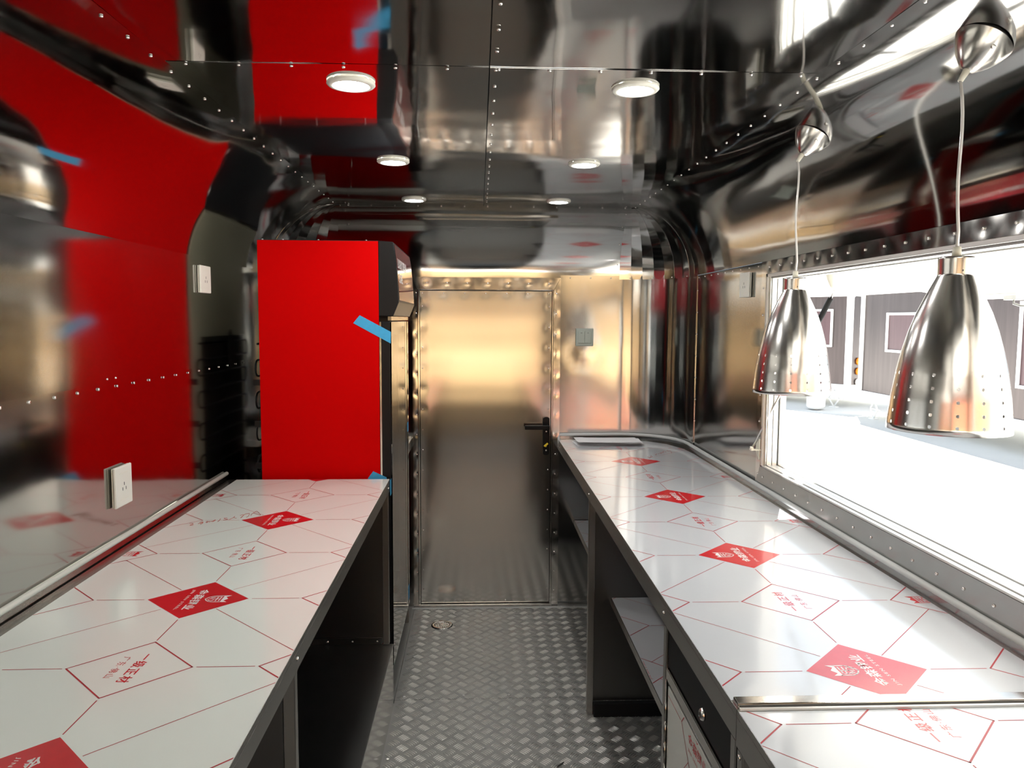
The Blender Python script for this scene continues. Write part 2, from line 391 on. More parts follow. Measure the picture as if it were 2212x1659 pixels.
# end cove
def fn(u, v):
    sx, cz = arc(PI / 2 * v); return (CL + (CR - CL) * u, YC + (YE - YC) * sx, ZT + RZ * cz)
def nf(u, v):
    sx, cz = arc(PI / 2 * v); return Vector((0, -sx, -cz))
surf('cove_panel', fn, nf, 34, 20, 'wall', wb, lambda p: 0.0030 * nz(p, (1.8, 2, 2), 41) + 0.0005 * nz(p, (4, 9, 9), 4))
for cx, rx, sgn in ((CR, XR - CR, 1), (CL, CL - XL, -1)):
    NG = 8
    for k in range(NG):
        p0, p1 = PI / 2 * k / NG, PI / 2 * (k + 1) / NG; o_ = 1.0 - 0.004 * (k % 2)
        def fn(u, v, p0=p0, p1=p1, o_=o_):
            la = PI / 2 * (0.06 + 0.95 * v); a = Vector((math.cos(p0), math.sin(p0))); b = Vector((math.cos(p1), math.sin(p1)))
            q = a.lerp(b, u)
            return (cx + sgn * rx * o_ * q.x * math.sin(la), YC + (YE - YC) * o_ * q.y * math.sin(la), ZT + RZ * o_ * math.cos(la))
        def nf(u, v, p0=p0, p1=p1):
            la = PI / 2 * (0.06 + 0.95 * v); ph = (p0 + p1) / 2
            return Vector((-sgn * math.cos(ph) * math.sin(la), -math.sin(ph) * math.sin(la), -math.cos(la)))
        surf('corner_gore', fn, nf, 2, 12, 'wall', wb)
rv = MB(); nY = Vector((0, -1, 0))
x = 0.49
while x < CR: rv.rivet((x, YE - 0.004, 1.802), nY, 0.0038); x += 0.11
for i in range(4):
    ph = PI / 2 * (1 - (i + 0.5) / 4.2); rv.rivet((CR + (XR - CR - .004) * math.cos(ph), YC + (YE - YC - .004) * math.sin(ph), 1.802), Vector((-math.cos(ph), -math.sin(ph), 0)), 0.0038)
for sgn, cx in ((1, CR), (-1, CL)):
    for k in range(4):
        la = PI / 2 * (0.2 + 0.22 * k); rv.rivet((cx - sgn * .012, YC + (YE - YC - .004) * math.sin(la), ZT + (RZ - .004) * math.cos(la)), Vector((0, -math.sin(la), -math.cos(la))), 0.0035)
rv.build('rivet', 'rivet', wb, kind='stuff')

# ---- wall_front: the rear end behind the camera, with its open doorway
mb = MB(); mb.box(XL - .05, -0.86, YB - .05, YB, -.02, ZC + .03); mb.box(0.92, XR + .05, YB - .05, YB, -.02, ZC + .03); mb.box(-0.86, 0.92, YB - .05, YB, 1.90, ZC + .03)
mb.box(-0.86, 0.92, YB - .05, YB, -.02, 0.62)
wf_ = mb.build('wall_front', 'dark', kind='structure')

# ---- door_1 with riveted frame
door = bpy.data.objects.new('door_1', None); COL.objects.link(door); door.location = (0.035, YE, 0); WL[door.name] = Vector((0.035, YE, 0)); door['kind'] = 'structure'
DX0, DX1, DZ1 = -0.312, 0.390, 1.728
lr = []; z = 0.10
while z < 1.70: lr += [(DX0 + .012, z), (DX1 - .012, z)]; z += 0.1105
x = DX0 + .012
while x < DX1: lr += [(x, 0.035), (x, DZ1 - .012)]; x += 0.1125
yl = YE - 0.012
dm = dimples([(x, yl, z) for x, z in lr if z > 1.0], 0.026, 0.0009)
flat('door_leaf', (DX0, yl, 0.022), (DX1 - DX0, 0, 0), (0, 0, DZ1 - 0.022), (0, -1, 0), 'door', door,
     lambda p: 0.0020 * nz(p, (1.1, 1, 1.8), 51) + 0.00035 * nz(p, (0.8, 1, 11), 55) + 0.0035 * math.exp(-((p.z - 1.25) / .5) ** 2) * math.cos(p.x * 3) * 0.6 + dm(p), 0.014, thick=0.03)
rv = MB()
for x, z in lr: rv.rivet((x, yl - 0.0004, z), nY, 0.0036)
rv.build('rivet', 'rivet', door, kind='stuff')
FX0, FX1, FZ1 = -0.352, 0.438, 1.800
fw = 0.055
def mitred(name, poly, rivs):
    # polygon (x,z) as a raised trim with dimples at its rivets
    (x0, z0), (x1, z1), (x2, z2), (x3, z3) = poly
    yf = YE - 0.020
    dmf = dimples([(x, yf, z) for x, z in rivs], 0.022, 0.0010)
    A, B, C_, D = [Vector((x, yf, z)) for x, z in poly]
    L = max((B - A).length, (D - A).length); long_u = (B - A).length > (D - A).length
    nu, nv = (int(L / .011), 6) if long_u else (6, int(L / .011))
    surf(name, lambda u, v: (A.lerp(B, u)).lerp(D.lerp(C_, u), v), lambda u, v: Vector((0, -1, 0)), nu, nv, 'trim', door, dmf, thick=0.017)
zz = [0.09 + 0.1085 * k for k in range(16)]
ri = [(FX0 + .02, z) for z in zz]; mitred('frame_trim', [(FX0, 0.0), (DX0 - .013, 0.0), (DX0 - .013, FZ1 - fw - .01), (FX0, FZ1)], ri)
rj = [(FX1 - .022, z) for z in zz]; mitred('frame_trim', [(DX1 + .012, 0.0), (FX1, 0.0), (FX1, FZ1), (DX1 + .012, FZ1 - fw - .01)], rj)
rk = [(FX0 + .075 + .1085 * k, FZ1 - .03) for k in range(7)]; mitred('frame_trim', [(DX0 - .012, FZ1 - fw - .009), (DX1 + .011, FZ1 - fw - .009), (FX1 - .001, FZ1), (FX0 + .001, FZ1)], rk)
rv = MB()
for x, z in ri + rj + rk: rv.rivet((x, YE - 0.0205, z), nY, 0.0042)
rv.build('frame_rivet', 'rivet', door, kind='stuff')
MB().box(DX0 - .011, DX0 - .002, YE - .026, YE, 0.0, FZ1 - fw - .012).build('door_stop', 'trim', door, bevel=.001)
MB().box(DX1 + .002, DX1 + .010, YE - .026, YE, 0.0, FZ1 - fw - .012).build('door_stop', 'trim', door, bevel=.001)
MB().box(DX0 - .001, DX1 + .001, YE - .026, YE, DZ1 + .004, FZ1 - fw - .010).build('door_stop', 'trim', door, bevel=.001)
MB().box(DX0 - .012, DX1 + .012, YE - .035, YE, 0.0, 0.018).build('threshold', 'edge', door, bevel=.001)
MB().box(-.36, .75, YE - .046, YE - .036, 0.0, 0.004).build('floor_sealant', 'seal', door)
# handle
hp = MB(); hy = yl - .002
hx = 0.366
pts = [(hx - .018, hy, .85), (hx + .017, hy, .85)] ; outl = []
for k in range(9): a = PI + PI * k / 8; outl.append((hx + .0175 * math.cos(a), hy, .857 + .0120 * math.sin(a)))
for k in range(9): a = PI * k / 8; outl.append((hx + .0175 * math.cos(a), hy, 1.043 + .0120 * math.sin(a)))
handle = hp.prism(outl, (0, -.016, 0)).build('door_handle', 'black', door, bevel=.002)
lv = MB(); lv.cyl((hx + .006, hy - .012, 1.003), (hx + .006, hy - .055, 1.003), .009)
lv.box(hx - .118, hx + .016, hy - .062, hy - .048, .991, 1.014)
lv.build('lever', 'black', handle, bevel=.003)
ky = MB(); ky.obox((hx - .002, hy - .032, .905), Vector((.75, 0, .66)), Vector((0, 1, 0)), Vector((-.66, 0, .75)), .013, .004, .005); ky.cyl((hx - .002, hy - .014, .893), (hx - .002, hy - .034, .899), .004)
ky.build('lock_turn', 'yellow', handle, bevel=.002)
sk = MB()
for z in (.975, .872): sk.lathe([(.0045, 0), (.004, .0015), (.0015, .0012)], (hx, hy - .016, z), nY, 10, True, True)
sk.build('screw', 'screw', handle)

# ---- window_1: the open service window
win = bpy.data.objects.new('window_1', None); COL.objects.link(win); win.location = (XR, 1.5, WZ0); WL[win.name] = Vector((XR, 1.5, WZ0)); win['kind'] = 'structure'
nX = Vector((-1, 0, 0)); xf = XR - 0.006
def wtrim(poly, rivs, dep=0.0018, m='trim'):
    A, B, C_, D = [Vector((xf, y, z)) for y, z in poly]
    dmf = dimples([(xf, y, z) for y, z in rivs], 0.026, dep)
    L = max((B - A).length, (D - A).length); lu = (B - A).length > (D - A).length
    nu, nv = (int(L / .012), 6) if lu else (6, int(L / .012))
    surf('window_trim', lambda u, v: (A.lerp(B, u)).lerp(D.lerp(C_, u), v), lambda u, v: nX, nu, nv, m, win, dmf, thick=.008)
TB, TT, TS = 0.962, 1.798, 0.045
rb = [(0.3 + .1 * k, TB + .033) for k in range(26)]; rt = [(0.3 + .1 * k, TT - .022) for k in range(26)]; rs = [(WY1 + .022, 1.0 + .1 * k) for k in range(8)]
wtrim([(WY0 - TS, TB), (WY1 + TS, TB), (WY1, WZ0), (WY0, WZ0)], rb, .0007, 'dull')
wtrim([(WY0 - TS, TT), (WY1 + TS, TT), (WY1, WZ1), (WY0, WZ1)], rt, .0011)
wtrim([(WY1 + TS, TB + .001), (WY1 + TS, TT - .001), (WY1 + .001, WZ1 - .0), (WY1 + .001, WZ0)], rs, .0006)
wtrim([(WY0 - TS, TB + .001), (WY0 - TS, TT - .001), (WY0 - .001, WZ1), (WY0 - .001, WZ0)], [], .001)
rv = MB()
for y, z in rb + rt + rs: rv.rivet((xf - .0004, y, z), nX, 0.0040)
rv.build('rivet', 'rivet', win, kind='stuff')
def ring(x0, x1, dy, name, m):
    mb = MB(); t = .012
    mb.box(x0, x1, WY1 - dy - t, WY1 - dy, WZ0 + dy, WZ1 - dy); mb.box(x0, x1, WY0 + dy, WY0 + dy + t, WZ0 + dy, WZ1 - dy)
    mb.box(x0, x1, WY0 + dy, WY1 - dy, WZ0 + dy * .4, WZ0 + dy * .4 + .006); mb.box(x0, x1, WY0 + dy, WY1 - dy, WZ1 - dy - t, WZ1 - dy)
    return mb.build(name, m, win, bevel=.001)
ring(XR - .004, XR + .010, .000, 'inner_frame', 'alu'); ring(XR + .012, XR + .030, .007, 'track', 'alu'); ring(XR + .034, XR + .052, .003, 'track', 'alu'); ring(XR + .056, XR + .078, .008, 'outer_frame', 'alu')
MB().box(XR + .0, XR + .08, WY0, WY1, WZ0 - .012, WZ0 - .001).build('sill', 'alu', win)
MB().box(XR + .0, XR + .08, WY1 + .0005, WY1 + .012, WZ0, WZ1).build('jamb', 'alu', win)
MB().box(XR + .0, XR + .08, WY0, WY1, WZ1 + .001, WZ1 + .012).build('head', 'alud', win)

MB().box(XR + .002, XR + .034, WY0, WY1 - .001, WZ1 - .018, WZ1 - .0).build('head_rail', 'alud', win)
MB().box(XR + .036, XR + .08, WY0, WY1 - .001, WZ1 - .016, WZ1 - .0).build('head_rail', 'alud', win)
# ---- outside: ground, trailers, building, hedge
GZ = -0.50
MB().box(-40, 60, -45, 60, GZ - .1, GZ).build('ground', 'concrete', kind='structure')

# ================================================================= PRINTED FILM
PT = 0.3525; HD = 0.115
def glyphs(text, size, bold=0.0, spacing=1.0):
    cu = bpy.data.curves.new('t', 'FONT'); cu.body = text; cu.size = size; cu.offset = bold; cu.align_x = 'CENTER'; cu.space_character = spacing
    cu.resolution_u = 2
    o = bpy.data.objects.new('t', cu); COL.objects.link(o)
    dg = bpy.context.evaluated_depsgraph_get(); dg.update()
    me = bpy.data.meshes.new_from_object(o.evaluated_get(dg))
    v = [(a.co.x, a.co.y) for a in me.vertices]; f = [tuple(p.vertices) for p in me.polygons]
    bpy.data.objects.remove(o); bpy.data.curves.remove(cu); bpy.data.meshes.remove(me)
    return v, f
def fit(g_, u0, u1, v0, v1):
    v, f = g_; a = [p[0] for p in v]; b = [p[1] for p in v]
    if not v: return [], []
    sx = (u1 - u0) / max(1e-6, max(a) - min(a)); sy = (v1 - v0) / max(1e-6, max(b) - min(b))
    return [(u0 + (p[0] - min(a)) * sx, v0 + (p[1] - min(b)) * sy) for p in v], f
G_NAME = fit(glyphs('金森钢业', 0.03, 0.0006), -.0615, .0650, -.0165, .0085)
G_LAT = fit(glyphs('JIN SEN STEEL', 0.01, 0.0001, 1.25), -.0610, .0645, -.0345, -.0262)
G_BIG = fit(glyphs('一级正材', 0.03, 0.0005, 1.3), -.0590, .0590, -.0010, .0230)
G_SML = fit(glyphs('广东·佛山', 0.015, 0.0, 1.25), -.0480, .0390, -.0310, -.0150)
def poly_geo(polys):
    v = []; f = []
    for p in polys: k = len(v); v += p; f.append(tuple(range(k, k + len(p))))
    return v, f
def band(pts, w, closed=False):
    out = []; n = len(pts)
    for i in range(n if closed else n - 1):
        a = Vector(pts[i]); b = Vector(pts[(i + 1) % n]); t = (b - a).normalized(); q = Vector((-t.y, t.x)) * w / 2; e = t * w * .35
        out.append([tuple(a - q - e), tuple(b - q + e), tuple(b + q + e), tuple(a + q - e)])
    return out
def crest():
    P = []
    sh = [(-.0195, .056), (-.0195, .036), (-.0165, .028), (-.010, .0210), (0, .0160), (.010, .0210), (.0165, .028), (.0195, .036), (.0195, .056)]
    P += band(sh, .0028)
    P += [[(-.021, .0545), (-.021, .071), (-.0115, .0605), (-.0115, .0545)], [(-.0115, .0545), (-.0115, .0605), (0, .0685), (.0115, .0605), (.0115, .0545)], [(.0115, .0545), (.0115, .0605), (.021, .071), (.021, .0545)]]
    P += band([(-.0135, .050), (.0135, .050)], .0026); P += band([(-.0135, .0425), (.0135, .0425)], .0026)
    P += band([(0, .050), (0, .035), (-.002, .025)], .0028); P += band([(-.0135, .050), (-.0135, .036), (-.009, .027)], .0024)
    P += band([(.005, .0365), (.0125, .034), (.0105, .028), (.004, .023)], .0024); P += band([(-.009, .036), (-.006, .029)], .0024)
    return poly_geo(P)
G_CREST = crest()
def merge(*gs):
    v = []; f = []
    for a, b in gs:
        k = len(v); v += list(a); f += [tuple(i + k for i in q) for q in b]
    return v, f
LET_A = merge(G_NAME, G_LAT, G_CREST); LET_B = merge(G_BIG, G_SML)
def sheet_print(parent, tomap, origin, bounds, zoff, cuts=()):
    """origin = (u,v) of a red diamond; bounds (u0,u1,v0,v1) of the sheet in print axes; tomap(u,v,h) -> world"""
    u0, u1, v0, v1 = bounds
    def emit(geo, name, m, h, du=0, dv=0, kd=None):
        bm = bmesh.new(); vv = [bm.verts.new((p[0] + du, p[1] + dv, 0)) for p in geo[0]]
        for q in geo[1]:
            try: bm.faces.new([vv[i] for i in q])
            except Exception: pass
        planes = [((u0, 0, 0), (-1, 0, 0)), ((u1, 0, 0), (1, 0, 0)), ((0, v0, 0), (0, -1, 0)), ((0, v1, 0), (0, 1, 0))] + list(cuts)
        for co, no in planes:
            bmesh.ops.bisect_plane(bm, geom=bm.verts[:] + bm.edges[:] + bm.faces[:], dist=1e-6, plane_co=co, plane_no=no, clear_outer=True)
        if bm.faces:
            bm.verts.ensure_lookup_table(); bm.verts.index_update()
            mb = MB(); mb.add([tomap(x.co.x, x.co.y, h) for x in bm.verts], [tuple(x.index for x in f.verts) for f in bm.faces])
            mb.build(name, m, parent, kind=kd)
        bm.free()
    lines = []
    iu0 = int((u0 - origin[0]) / PT) - 2; iu1 = int((u1 - origin[0]) / PT) + 2; iv0 = int((v0 - origin[1]) / PT) - 2; iv1 = int((v1 - origin[1]) / PT) + 2
    gp = .008; lw = .0022
    for i in range(iu0, iu1 + 1):
        for j in range(iv0, iv1 + 1):
            cu, cv = origin[0] + i * PT, origin[1] + j * PT; a = i % 2; b = j % 2
            dia = [(cu - HD, cv), (cu, cv - HD), (cu + HD, cv), (cu, cv + HD)]
            if not (cu + HD < u0 or cu - HD > u1 or cv + HD < v0 or cv - HD > v1):
                if a == 0 and b == 0:
                    emit(([(x, y) for x, y in dia], [(0, 1, 2, 3)]), 'printed_diamond', 'fred', zoff)
                    emit(LET_A, 'printed_lettering', 'fwhite', zoff + .0002, cu, cv)
                elif b == 0: emit(LET_B, 'printed_lettering', 'fred', zoff, cu, cv)
                elif a == 1: emit(LET_A, 'printed_lettering', 'fred', zoff, cu, cv)
            if not (a == 0 and b == 0): lines += band(dia, .0030, True)
            lines += band([(cu + HD + gp, cv), (cu + PT - HD - gp, cv)], lw); lines += band([(cu, cv + HD + gp), (cu, cv + PT - HD - gp)], lw)
            if (a == 0 and b == 0):
                h2 = HD / 2 + .004; e2 = PT - HD / 2
                for su in (-1, 1):
                    for s2 in (-1, 1): lines += band([(cu + su * h2, cv + s2 * h2), (cu + su * e2, cv + s2 * e2)], lw * .8)
    emit(poly_geo(lines), 'printed_line', 'fline', zoff, kd='stuff')

# ================================================================= LEFT COUNTER
lc = thing('worktop_counter', (-0.68, 1.5, 0), 'left steel counter under white film printed with red diamonds, ending at the red cooler', 'counter')
X0, X1 = -1.005, -0.360
mb = MB().box(X0, X1 + .0, -0.6, 3.098, CT - .012, CT).box(X1 - .002, X1, -0.6, 3.098, CT - .05, CT - .012).box(X1 - .02, X1 - .002, -0.6, 3.098, CT - .05, CT - .047).box(X0, X1, 3.096, 3.098, CT - .05, CT - .012)
top = mb.build('worktop', 'edge', lc, bevel=.0006)
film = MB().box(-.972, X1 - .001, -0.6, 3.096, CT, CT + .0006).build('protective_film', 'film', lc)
LZ = CT + .0006
sheet_print(film, lambda u, v, h: (v, -u, LZ + h), (-1.7605, -.647), (-3.095, 0.0 + .4, -.971, X1 - .0015), .0002)
MB().box(-1.019, -1.010, -0.6, 3.10, CT - .01, CT + .022).build('upstand', 'trim', lc, bevel=.001)
MB().tube([(-1.0135, -0.6, CT + .024), (-1.0135, 3.105, CT + .024)], .0078).build('sealant_bead', 'wseal', lc)
MB().box(-.385, -.361, 3.045, 3.07, 0.258, CT - .05).build('leg', 'edge', lc, bevel=.002)
MB().box(-.385, -.361, 1.475, 1.50, 0.0, CT - .05).build('leg', 'edge', lc, bevel=.002)
MB().box(X0, -.386, 3.062, 3.066, 0.258, CT - .015).build('end_panel', 'dark', lc)
MB().box(X0, -.386, 1.478, 1.482, 0.0, CT - .015).build('end_panel', 'dark', lc)
rv = MB(); rv.rivet((X1, 1.50, CT - .028), Vector((1, 0, 0)), .005, .003); rv.rivet((X1, 3.05, CT - .028), Vector((1, 0, 0)), .005, .003); rv.build('rivet', 'rivet', lc, kind='stuff')
strokes = [[(380, 685), (420, 680), (455, 690), (395, 715), (400, 722), (455, 712)], [(560, 690), (620, 650), (660, 650), (600, 680), (660, 665), (620, 695), (600, 690)],
           [(720, 660), (740, 635), (765, 640), (750, 660), (725, 662), (780, 640), (800, 640), (790, 655)], [(810, 640), (860, 635), (900, 610), (920, 608), (890, 632), (850, 642)],
           [(965, 642), (1000, 615), (1020, 580)], [(1165, 565), (1095, 575), (1140, 590), (1180, 595), (1080, 612)], [(1200, 600), (1280, 565), (1320, 532), (1300, 560), (1355, 574)],
           [(1430, 515), (1500, 500), (1470, 545), (1440, 563), (1530, 490), (1590, 478), (1625, 475), (1600, 530), (1560, 552)],
           [(1660, 515), (1665, 490), (1760, 432), (1800, 440), (1855, 505), (1770, 485), (1700, 465)]]
def on_top(u, v, z):     # a measured point of the photograph laid on the worktop plane (handwriting digitised once)
    c = Vector(((u - W / 2) / FPX, -(v - H / 2) / FPX, -1)); r = M @ c
    return CAM + r * ((z - CAM.z) / r.z)
def smooth_path(p, n=4):
    out = []
    for i in range(len(p) - 1):
        a = p[max(0, i - 1)]; b = p[i]; c = p[i + 1]; e = p[min(len(p) - 1, i + 2)]
        for k in range(n):
            t = k / n; out.append(0.5 * ((2 * b) + (c - a) * t + (2 * a - 5 * b + 4 * c - e) * t * t + (3 * b - a - 3 * c + e) * t ** 3))
    return out + [p[-1]]
mb = MB()
for s_ in strokes: mb.tube(smooth_path([on_top(370 + x / 9.617, 1060 + y / 9.617, LZ + .0004) for x, y in s_]), .0009, 5)
mb.build('handwriting', 'pen', film)

# ================================================================= RIGHT COUNTERS
RX0, RX1 = 0.433, 1.066
rc = thing('service_counter', (0.75, 2.7, 0), 'long steel counter under the service window, white film printed with red diamonds, open shelves below', 'counter')
def corner_poly(off):
    p = []
    for i in range(9):
        ph = PI / 2 * i / 8; p.append((CR + (XR - CR - off) * math.cos(ph), YC + (YE - YC - off) * math.sin(ph)))
    return p
cp = corner_poly(.005)
mb = MB().prism([(RX0, 1.222, CT - .012), (cp[0][0], 1.222, CT - .012)] + [(x, y, CT - .012) for x, y in cp] + [(RX0, YE - .005, CT - .012)], (0, 0, .012))
mb.box(RX0, RX0 + .002, 1.222, YE - .022, CT - .055, CT - .012).box(RX0 + .002, RX0 + .02, 1.222, YE - .022, CT - .055, CT - .052)
rtop = mb.build('worktop', 'edge', rc, bevel=.0006)
cq = corner_poly(.022)
fp = [(RX0 + .001, 1.252), (1.048, 1.252), (1.048, YC - .15), (1.036, YC + .0), (.985, YC + .15), (.90, YC + .245), (.80, YE - .035), (RX0 + .001, YE - .03)]
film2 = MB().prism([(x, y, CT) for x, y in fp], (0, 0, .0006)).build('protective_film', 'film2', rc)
sheet_print(film2, lambda u, v, h: (-v, u, LZ + h), (1.355, -.7245), (1.253, YE - .031, -1.047, -(RX0 + .002)), .0002,
            cuts=(((YC + .0, -1.036, 0), (.15, -.051 * 2.4, 0)), ((YC + .2, -.94, 0), (1, -1.0, 0))))
st2 = [[(-8, 470), (40, 500), (60, 440), (95, 470), (60, 478)], [(150, 430), (185, 400), (175, 440)], [(215, 395), (235, 410)], [(250, 395), (275, 375), (300, 390), (270, 405)],
       [(300, 380), (330, 345), (350, 365), (320, 385)], [(370, 350), (390, 370)], [(400, 335), (450, 345), (490, 340), (510, 390)]]
mb = MB()
for s_ in st2: mb.tube([on_top(1400 + x / 10.05, 940 + y / 10.05, LZ + .0004) for x, y in s_], .0008, 5)
mb.build('handwriting', 'pen', film2)
bead = [(x, y, CT + .028) for x, y in corner_poly(.012)]
MB().tube([(XR - .012, 1.25, CT + .028), (XR - .012, 2.0, CT + .028), (XR - .012, 3.0, CT + .028)] + bead + [(RX0 + .005, YE - .012, CT + .026), (RX0 + .003, YE - .03, CT + .01), (RX0 + .003, YE - .032, CT - .04)], .0085).build('sealant_bead', 'seal', rc)
# rounded steel strip against the window wall
us = corner_poly(.014); us2 = [(XR - .014, 1.25)] + us + [(RX0 + .005, YE - .014)]
mb = MB(); mb.add([(x, y, z) for x, y in us2 for z in (CT, CT + .026)], [(2 * i, 2 * i + 1, 2 * i + 3, 2 * i + 2) for i in range(len(us2) - 1)], True); mb.build('upstand', 'dull', rc)
for yy in (2.955, 1.715):
    MB().box(RX0 + .001, RX0 + .027, yy - .0125, yy + .0125, 0.0, CT - .0555).build('leg', 'edge', rc, bevel=.002)
MB().box(RX0 + .028, 1.06, 2.953, 2.957, 0.055, CT - .0135).build('divider_panel', 'dark', rc)
MB().box(RX0 + .028, 1.06, 2.925, 2.952, 0.0, 0.055).build('kick_rail', 'blackm', rc, bevel=.002)
for y0, y1 in ((1.732, 2.951), (2.960, YE - .01)):
    sh = MB().box(0.528, 1.06 if y1 < 3 else .9, y0, y1, .468, .479).box(.526, .528, y0, y1, .452, .4805).build('shelf', 'edge', rc)
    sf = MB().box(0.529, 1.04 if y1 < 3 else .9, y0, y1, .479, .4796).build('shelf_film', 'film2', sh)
    zs = .4796
    if y1 < 3: sheet_print(sh, lambda u, v, h: (-v, u, zs + h), (2.67, -.854), (y0, y1, -1.039, -.53), .0004)
    else: sheet_print(sh, lambda u, v, h: (-v, u, zs + h), (3.80, -.854), (y0, y1, -.899, -.53), .0004)
MB().box(.60, .612, 2.0, 2.008, .4797, .4815).build('steel_offcut', 'blackm', None, 'small dark scrap lying on the lower shelf under the service counter', 'scrap')
rv = MB()
for yy in (1.728, 2.95, 4.05): rv.rivet((RX0, yy, CT - .032), nX, .0048, .003)
rv.build('rivet', 'rivet', rc, kind='stuff')
# joint strip + near counter
nc = thing('near_counter', (0.75, 0.5, 0), 'nearest steel counter at the lower right, with its own sheet of red-printed white film', 'counter')
mb = MB().box(RX0, RX1 - .001, -0.6, 1.219, CT - .012, CT).box(RX0, RX0 + .002, -0.6, 1.219, CT - .062, CT - .012).box(RX0 + .002, RX0 + .02, -0.6, 1.219, CT - .062, CT - .059)
mb.build('worktop', 'edge', nc, bevel=.0006)
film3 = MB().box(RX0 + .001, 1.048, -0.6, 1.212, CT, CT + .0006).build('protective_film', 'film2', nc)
sheet_print(film3, lambda u, v, h: (-v, u, LZ + h), (1.17 - PT, -.7265), (0.3, 1.2118, -1.047, -(RX0 + .002)), .0002)
MB().box(RX0 + .003, RX1 - .016, 1.223, 1.249, CT, CT + .009).build('joint_strip', 'trim', rc, bevel=.002)
MB().box(RX0 + .003, RX1 - .016, 1.213, 1.2185, CT, CT + .005).build('edge_strip', 'alu', nc, bevel=.001)
MB().box(RX0 + .001, RX0 + .027, 1.19, 1.2155, 0.0, CT - .0625).build('leg', 'edge', nc, bevel=.002)
MB().box(RX0 + .028, 1.06, 1.20, 1.204, 0.0, CT - .0135).build('end_panel', 'dark', nc)
rv = MB(); rv.rivet((RX0 + .001, 1.205, CT - .075), nX, .005, .003); rv.build('rivet', 'rivet', nc, kind='stuff')
MB().tube([(XR - .012, -.6, CT + .028), (XR - .012, 1.218, CT + .028)], .0085).build('sealant_bead', 'seal', nc)
# drawer unit
cb = thing('drawer_cabinet', (0.75, 1.5, 0), 'cabinet under the service counter with a black locked drawer over a film-covered door', 'cabinet')
MB().box(RX0 + .03, 1.05, 1.233, 1.70, 0.05, .86).build('body', 'dull', cb)
MB().box(RX0 + .001, RX0 + .027, 1.225, 1.25, 0.0, CT - .0555).build('stile', 'edge', cb, bevel=.002)
dr = MB().box(RX0 + .006, RX0 + .028, 1.252, 1.700, .782, .872).build('drawer', 'blackm', cb, bevel=.002)
lk = MB().lathe([(.0125, 0), (.0125, .003), (.010, .007), (.0065, .0085), (.006, .006), (.001, .006)], (RX0 + .006, 1.42, .815), nX, 20, True, True).build('lock', 'rivet', dr)
MB().obox((RX0 - .0015, 1.42, .815), Vector((0, .3, 1)).normalized(), Vector((0, 1, -.3)).normalized(), Vector((1, 0, 0)), .0045, .0009, .0012).build('keyhole', 'slotm', dr)
MB().box(RX0 + .002, RX0 + .028, 1.252, 1.700, .752, .779).build('rail', 'trim', cb, bevel=.002)
dd = MB().box(RX0 + .004, RX0 + .026, 1.256, 1.690, .06, .748).build('door', 'edge', cb, bevel=.0015)
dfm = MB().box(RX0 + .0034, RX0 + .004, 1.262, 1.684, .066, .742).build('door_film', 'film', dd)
sheet_print(dd, lambda u, v, h: (RX0 + .0033 - h, -u, v), (-1.45 + PT, .722 + PT), (-1.683, -1.263, .067, .7415), .0003)
mb = MB()
for k in range(9): mb.cyl((RX0 + .001, 1.6945, .70 - .05 * k), (RX0 + .001, 1.6945, .70 - .05 * k - .046), .0038, 8)
mb.cyl((RX0 + .001, 1.6945, .25), (RX0 + .001, 1.6945, .752), .002, 8)
mb.build('hinge', 'edge', cb)

# far left corner counter behind the cooler
kc = thing('corner_shelf_counter', (-0.6, 4.0, 0), 'small steel corner counter between the red cooler and the end wall', 'counter')
MB().box(-.93, -.362, 3.90, 4.128, CT - .05, CT).build('worktop', 'edge', kc, bevel=.002)
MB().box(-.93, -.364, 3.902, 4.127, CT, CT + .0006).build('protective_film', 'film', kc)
MB().box(-.93, -.362, 4.116, 4.130, CT, CT + .018).build('sealant_bead', 'wseal', kc, bevel=.003)
MB().box(-.386, -.362, 3.905, 3.93, 0, CT - .05).build('leg', 'edge', kc, bevel=.002)

# wheel arch box on the floor under the left counter
wb_ = thing('wheel_arch_box', (-0.68, 2.3, 0), 'low dark steel wheel arch box on the floor under the left counter', 'box')
MB().box(XL + .003, -.3455, 1.51, 3.04, 0.001, .250).build('side_plate', 'trim', wb_)
MB().box(XL + .003, -.3450, 1.51, 3.058, .2505, .2565).build('top_plate', 'dark', wb_, bevel=.001)
MB().box(XL + .003, -.39, 3.05, 3.061, .2570, .285).build('flange', 'dull', wb_, bevel=.001)
rv = MB()
for k in range(5): rv.rivet((-.41 - .10 * k, 3.0505, .270), nY, .0045)
rv.build('rivet', 'rivet', wb_, kind='stuff')

# ================================================================= FLOOR DRAIN
dn = thing('floor_drain', (-0.187, 3.87, 0), 'round metal floor drain grate in the tread plate near the end door', 'drain')
c = (-0.187, 3.87)
MB().lathe([(.056, 0.0), (.055, .003), (.041, .004), (.039, .001)], (*c, 0), n=36, caps=False).build('rim', 'dull', dn)
MB().lathe([(.001, .0006), (.041, .0006)], (*c, 0), n=30).build('well', 'slotm', dn)
mb = MB()
for k in range(9):
    off = (k - 4) * .0085; hl = math.sqrt(max(0, .038 ** 2 - off ** 2))
    mb.box(c[0] + off - .0022, c[0] + off + .0022, c[1] - hl, c[1] + hl, .001, .0032)
for t in (-.012, .012): mb.box(c[0] - .036, c[0] + .036, c[1] + t - .002, c[1] + t + .002, .001, .003)
mb.lathe([(.006, .001), (.006, .0038), (.001, .0038)], (*c, 0), n=12)
mb.build('grate', 'edge', dn)
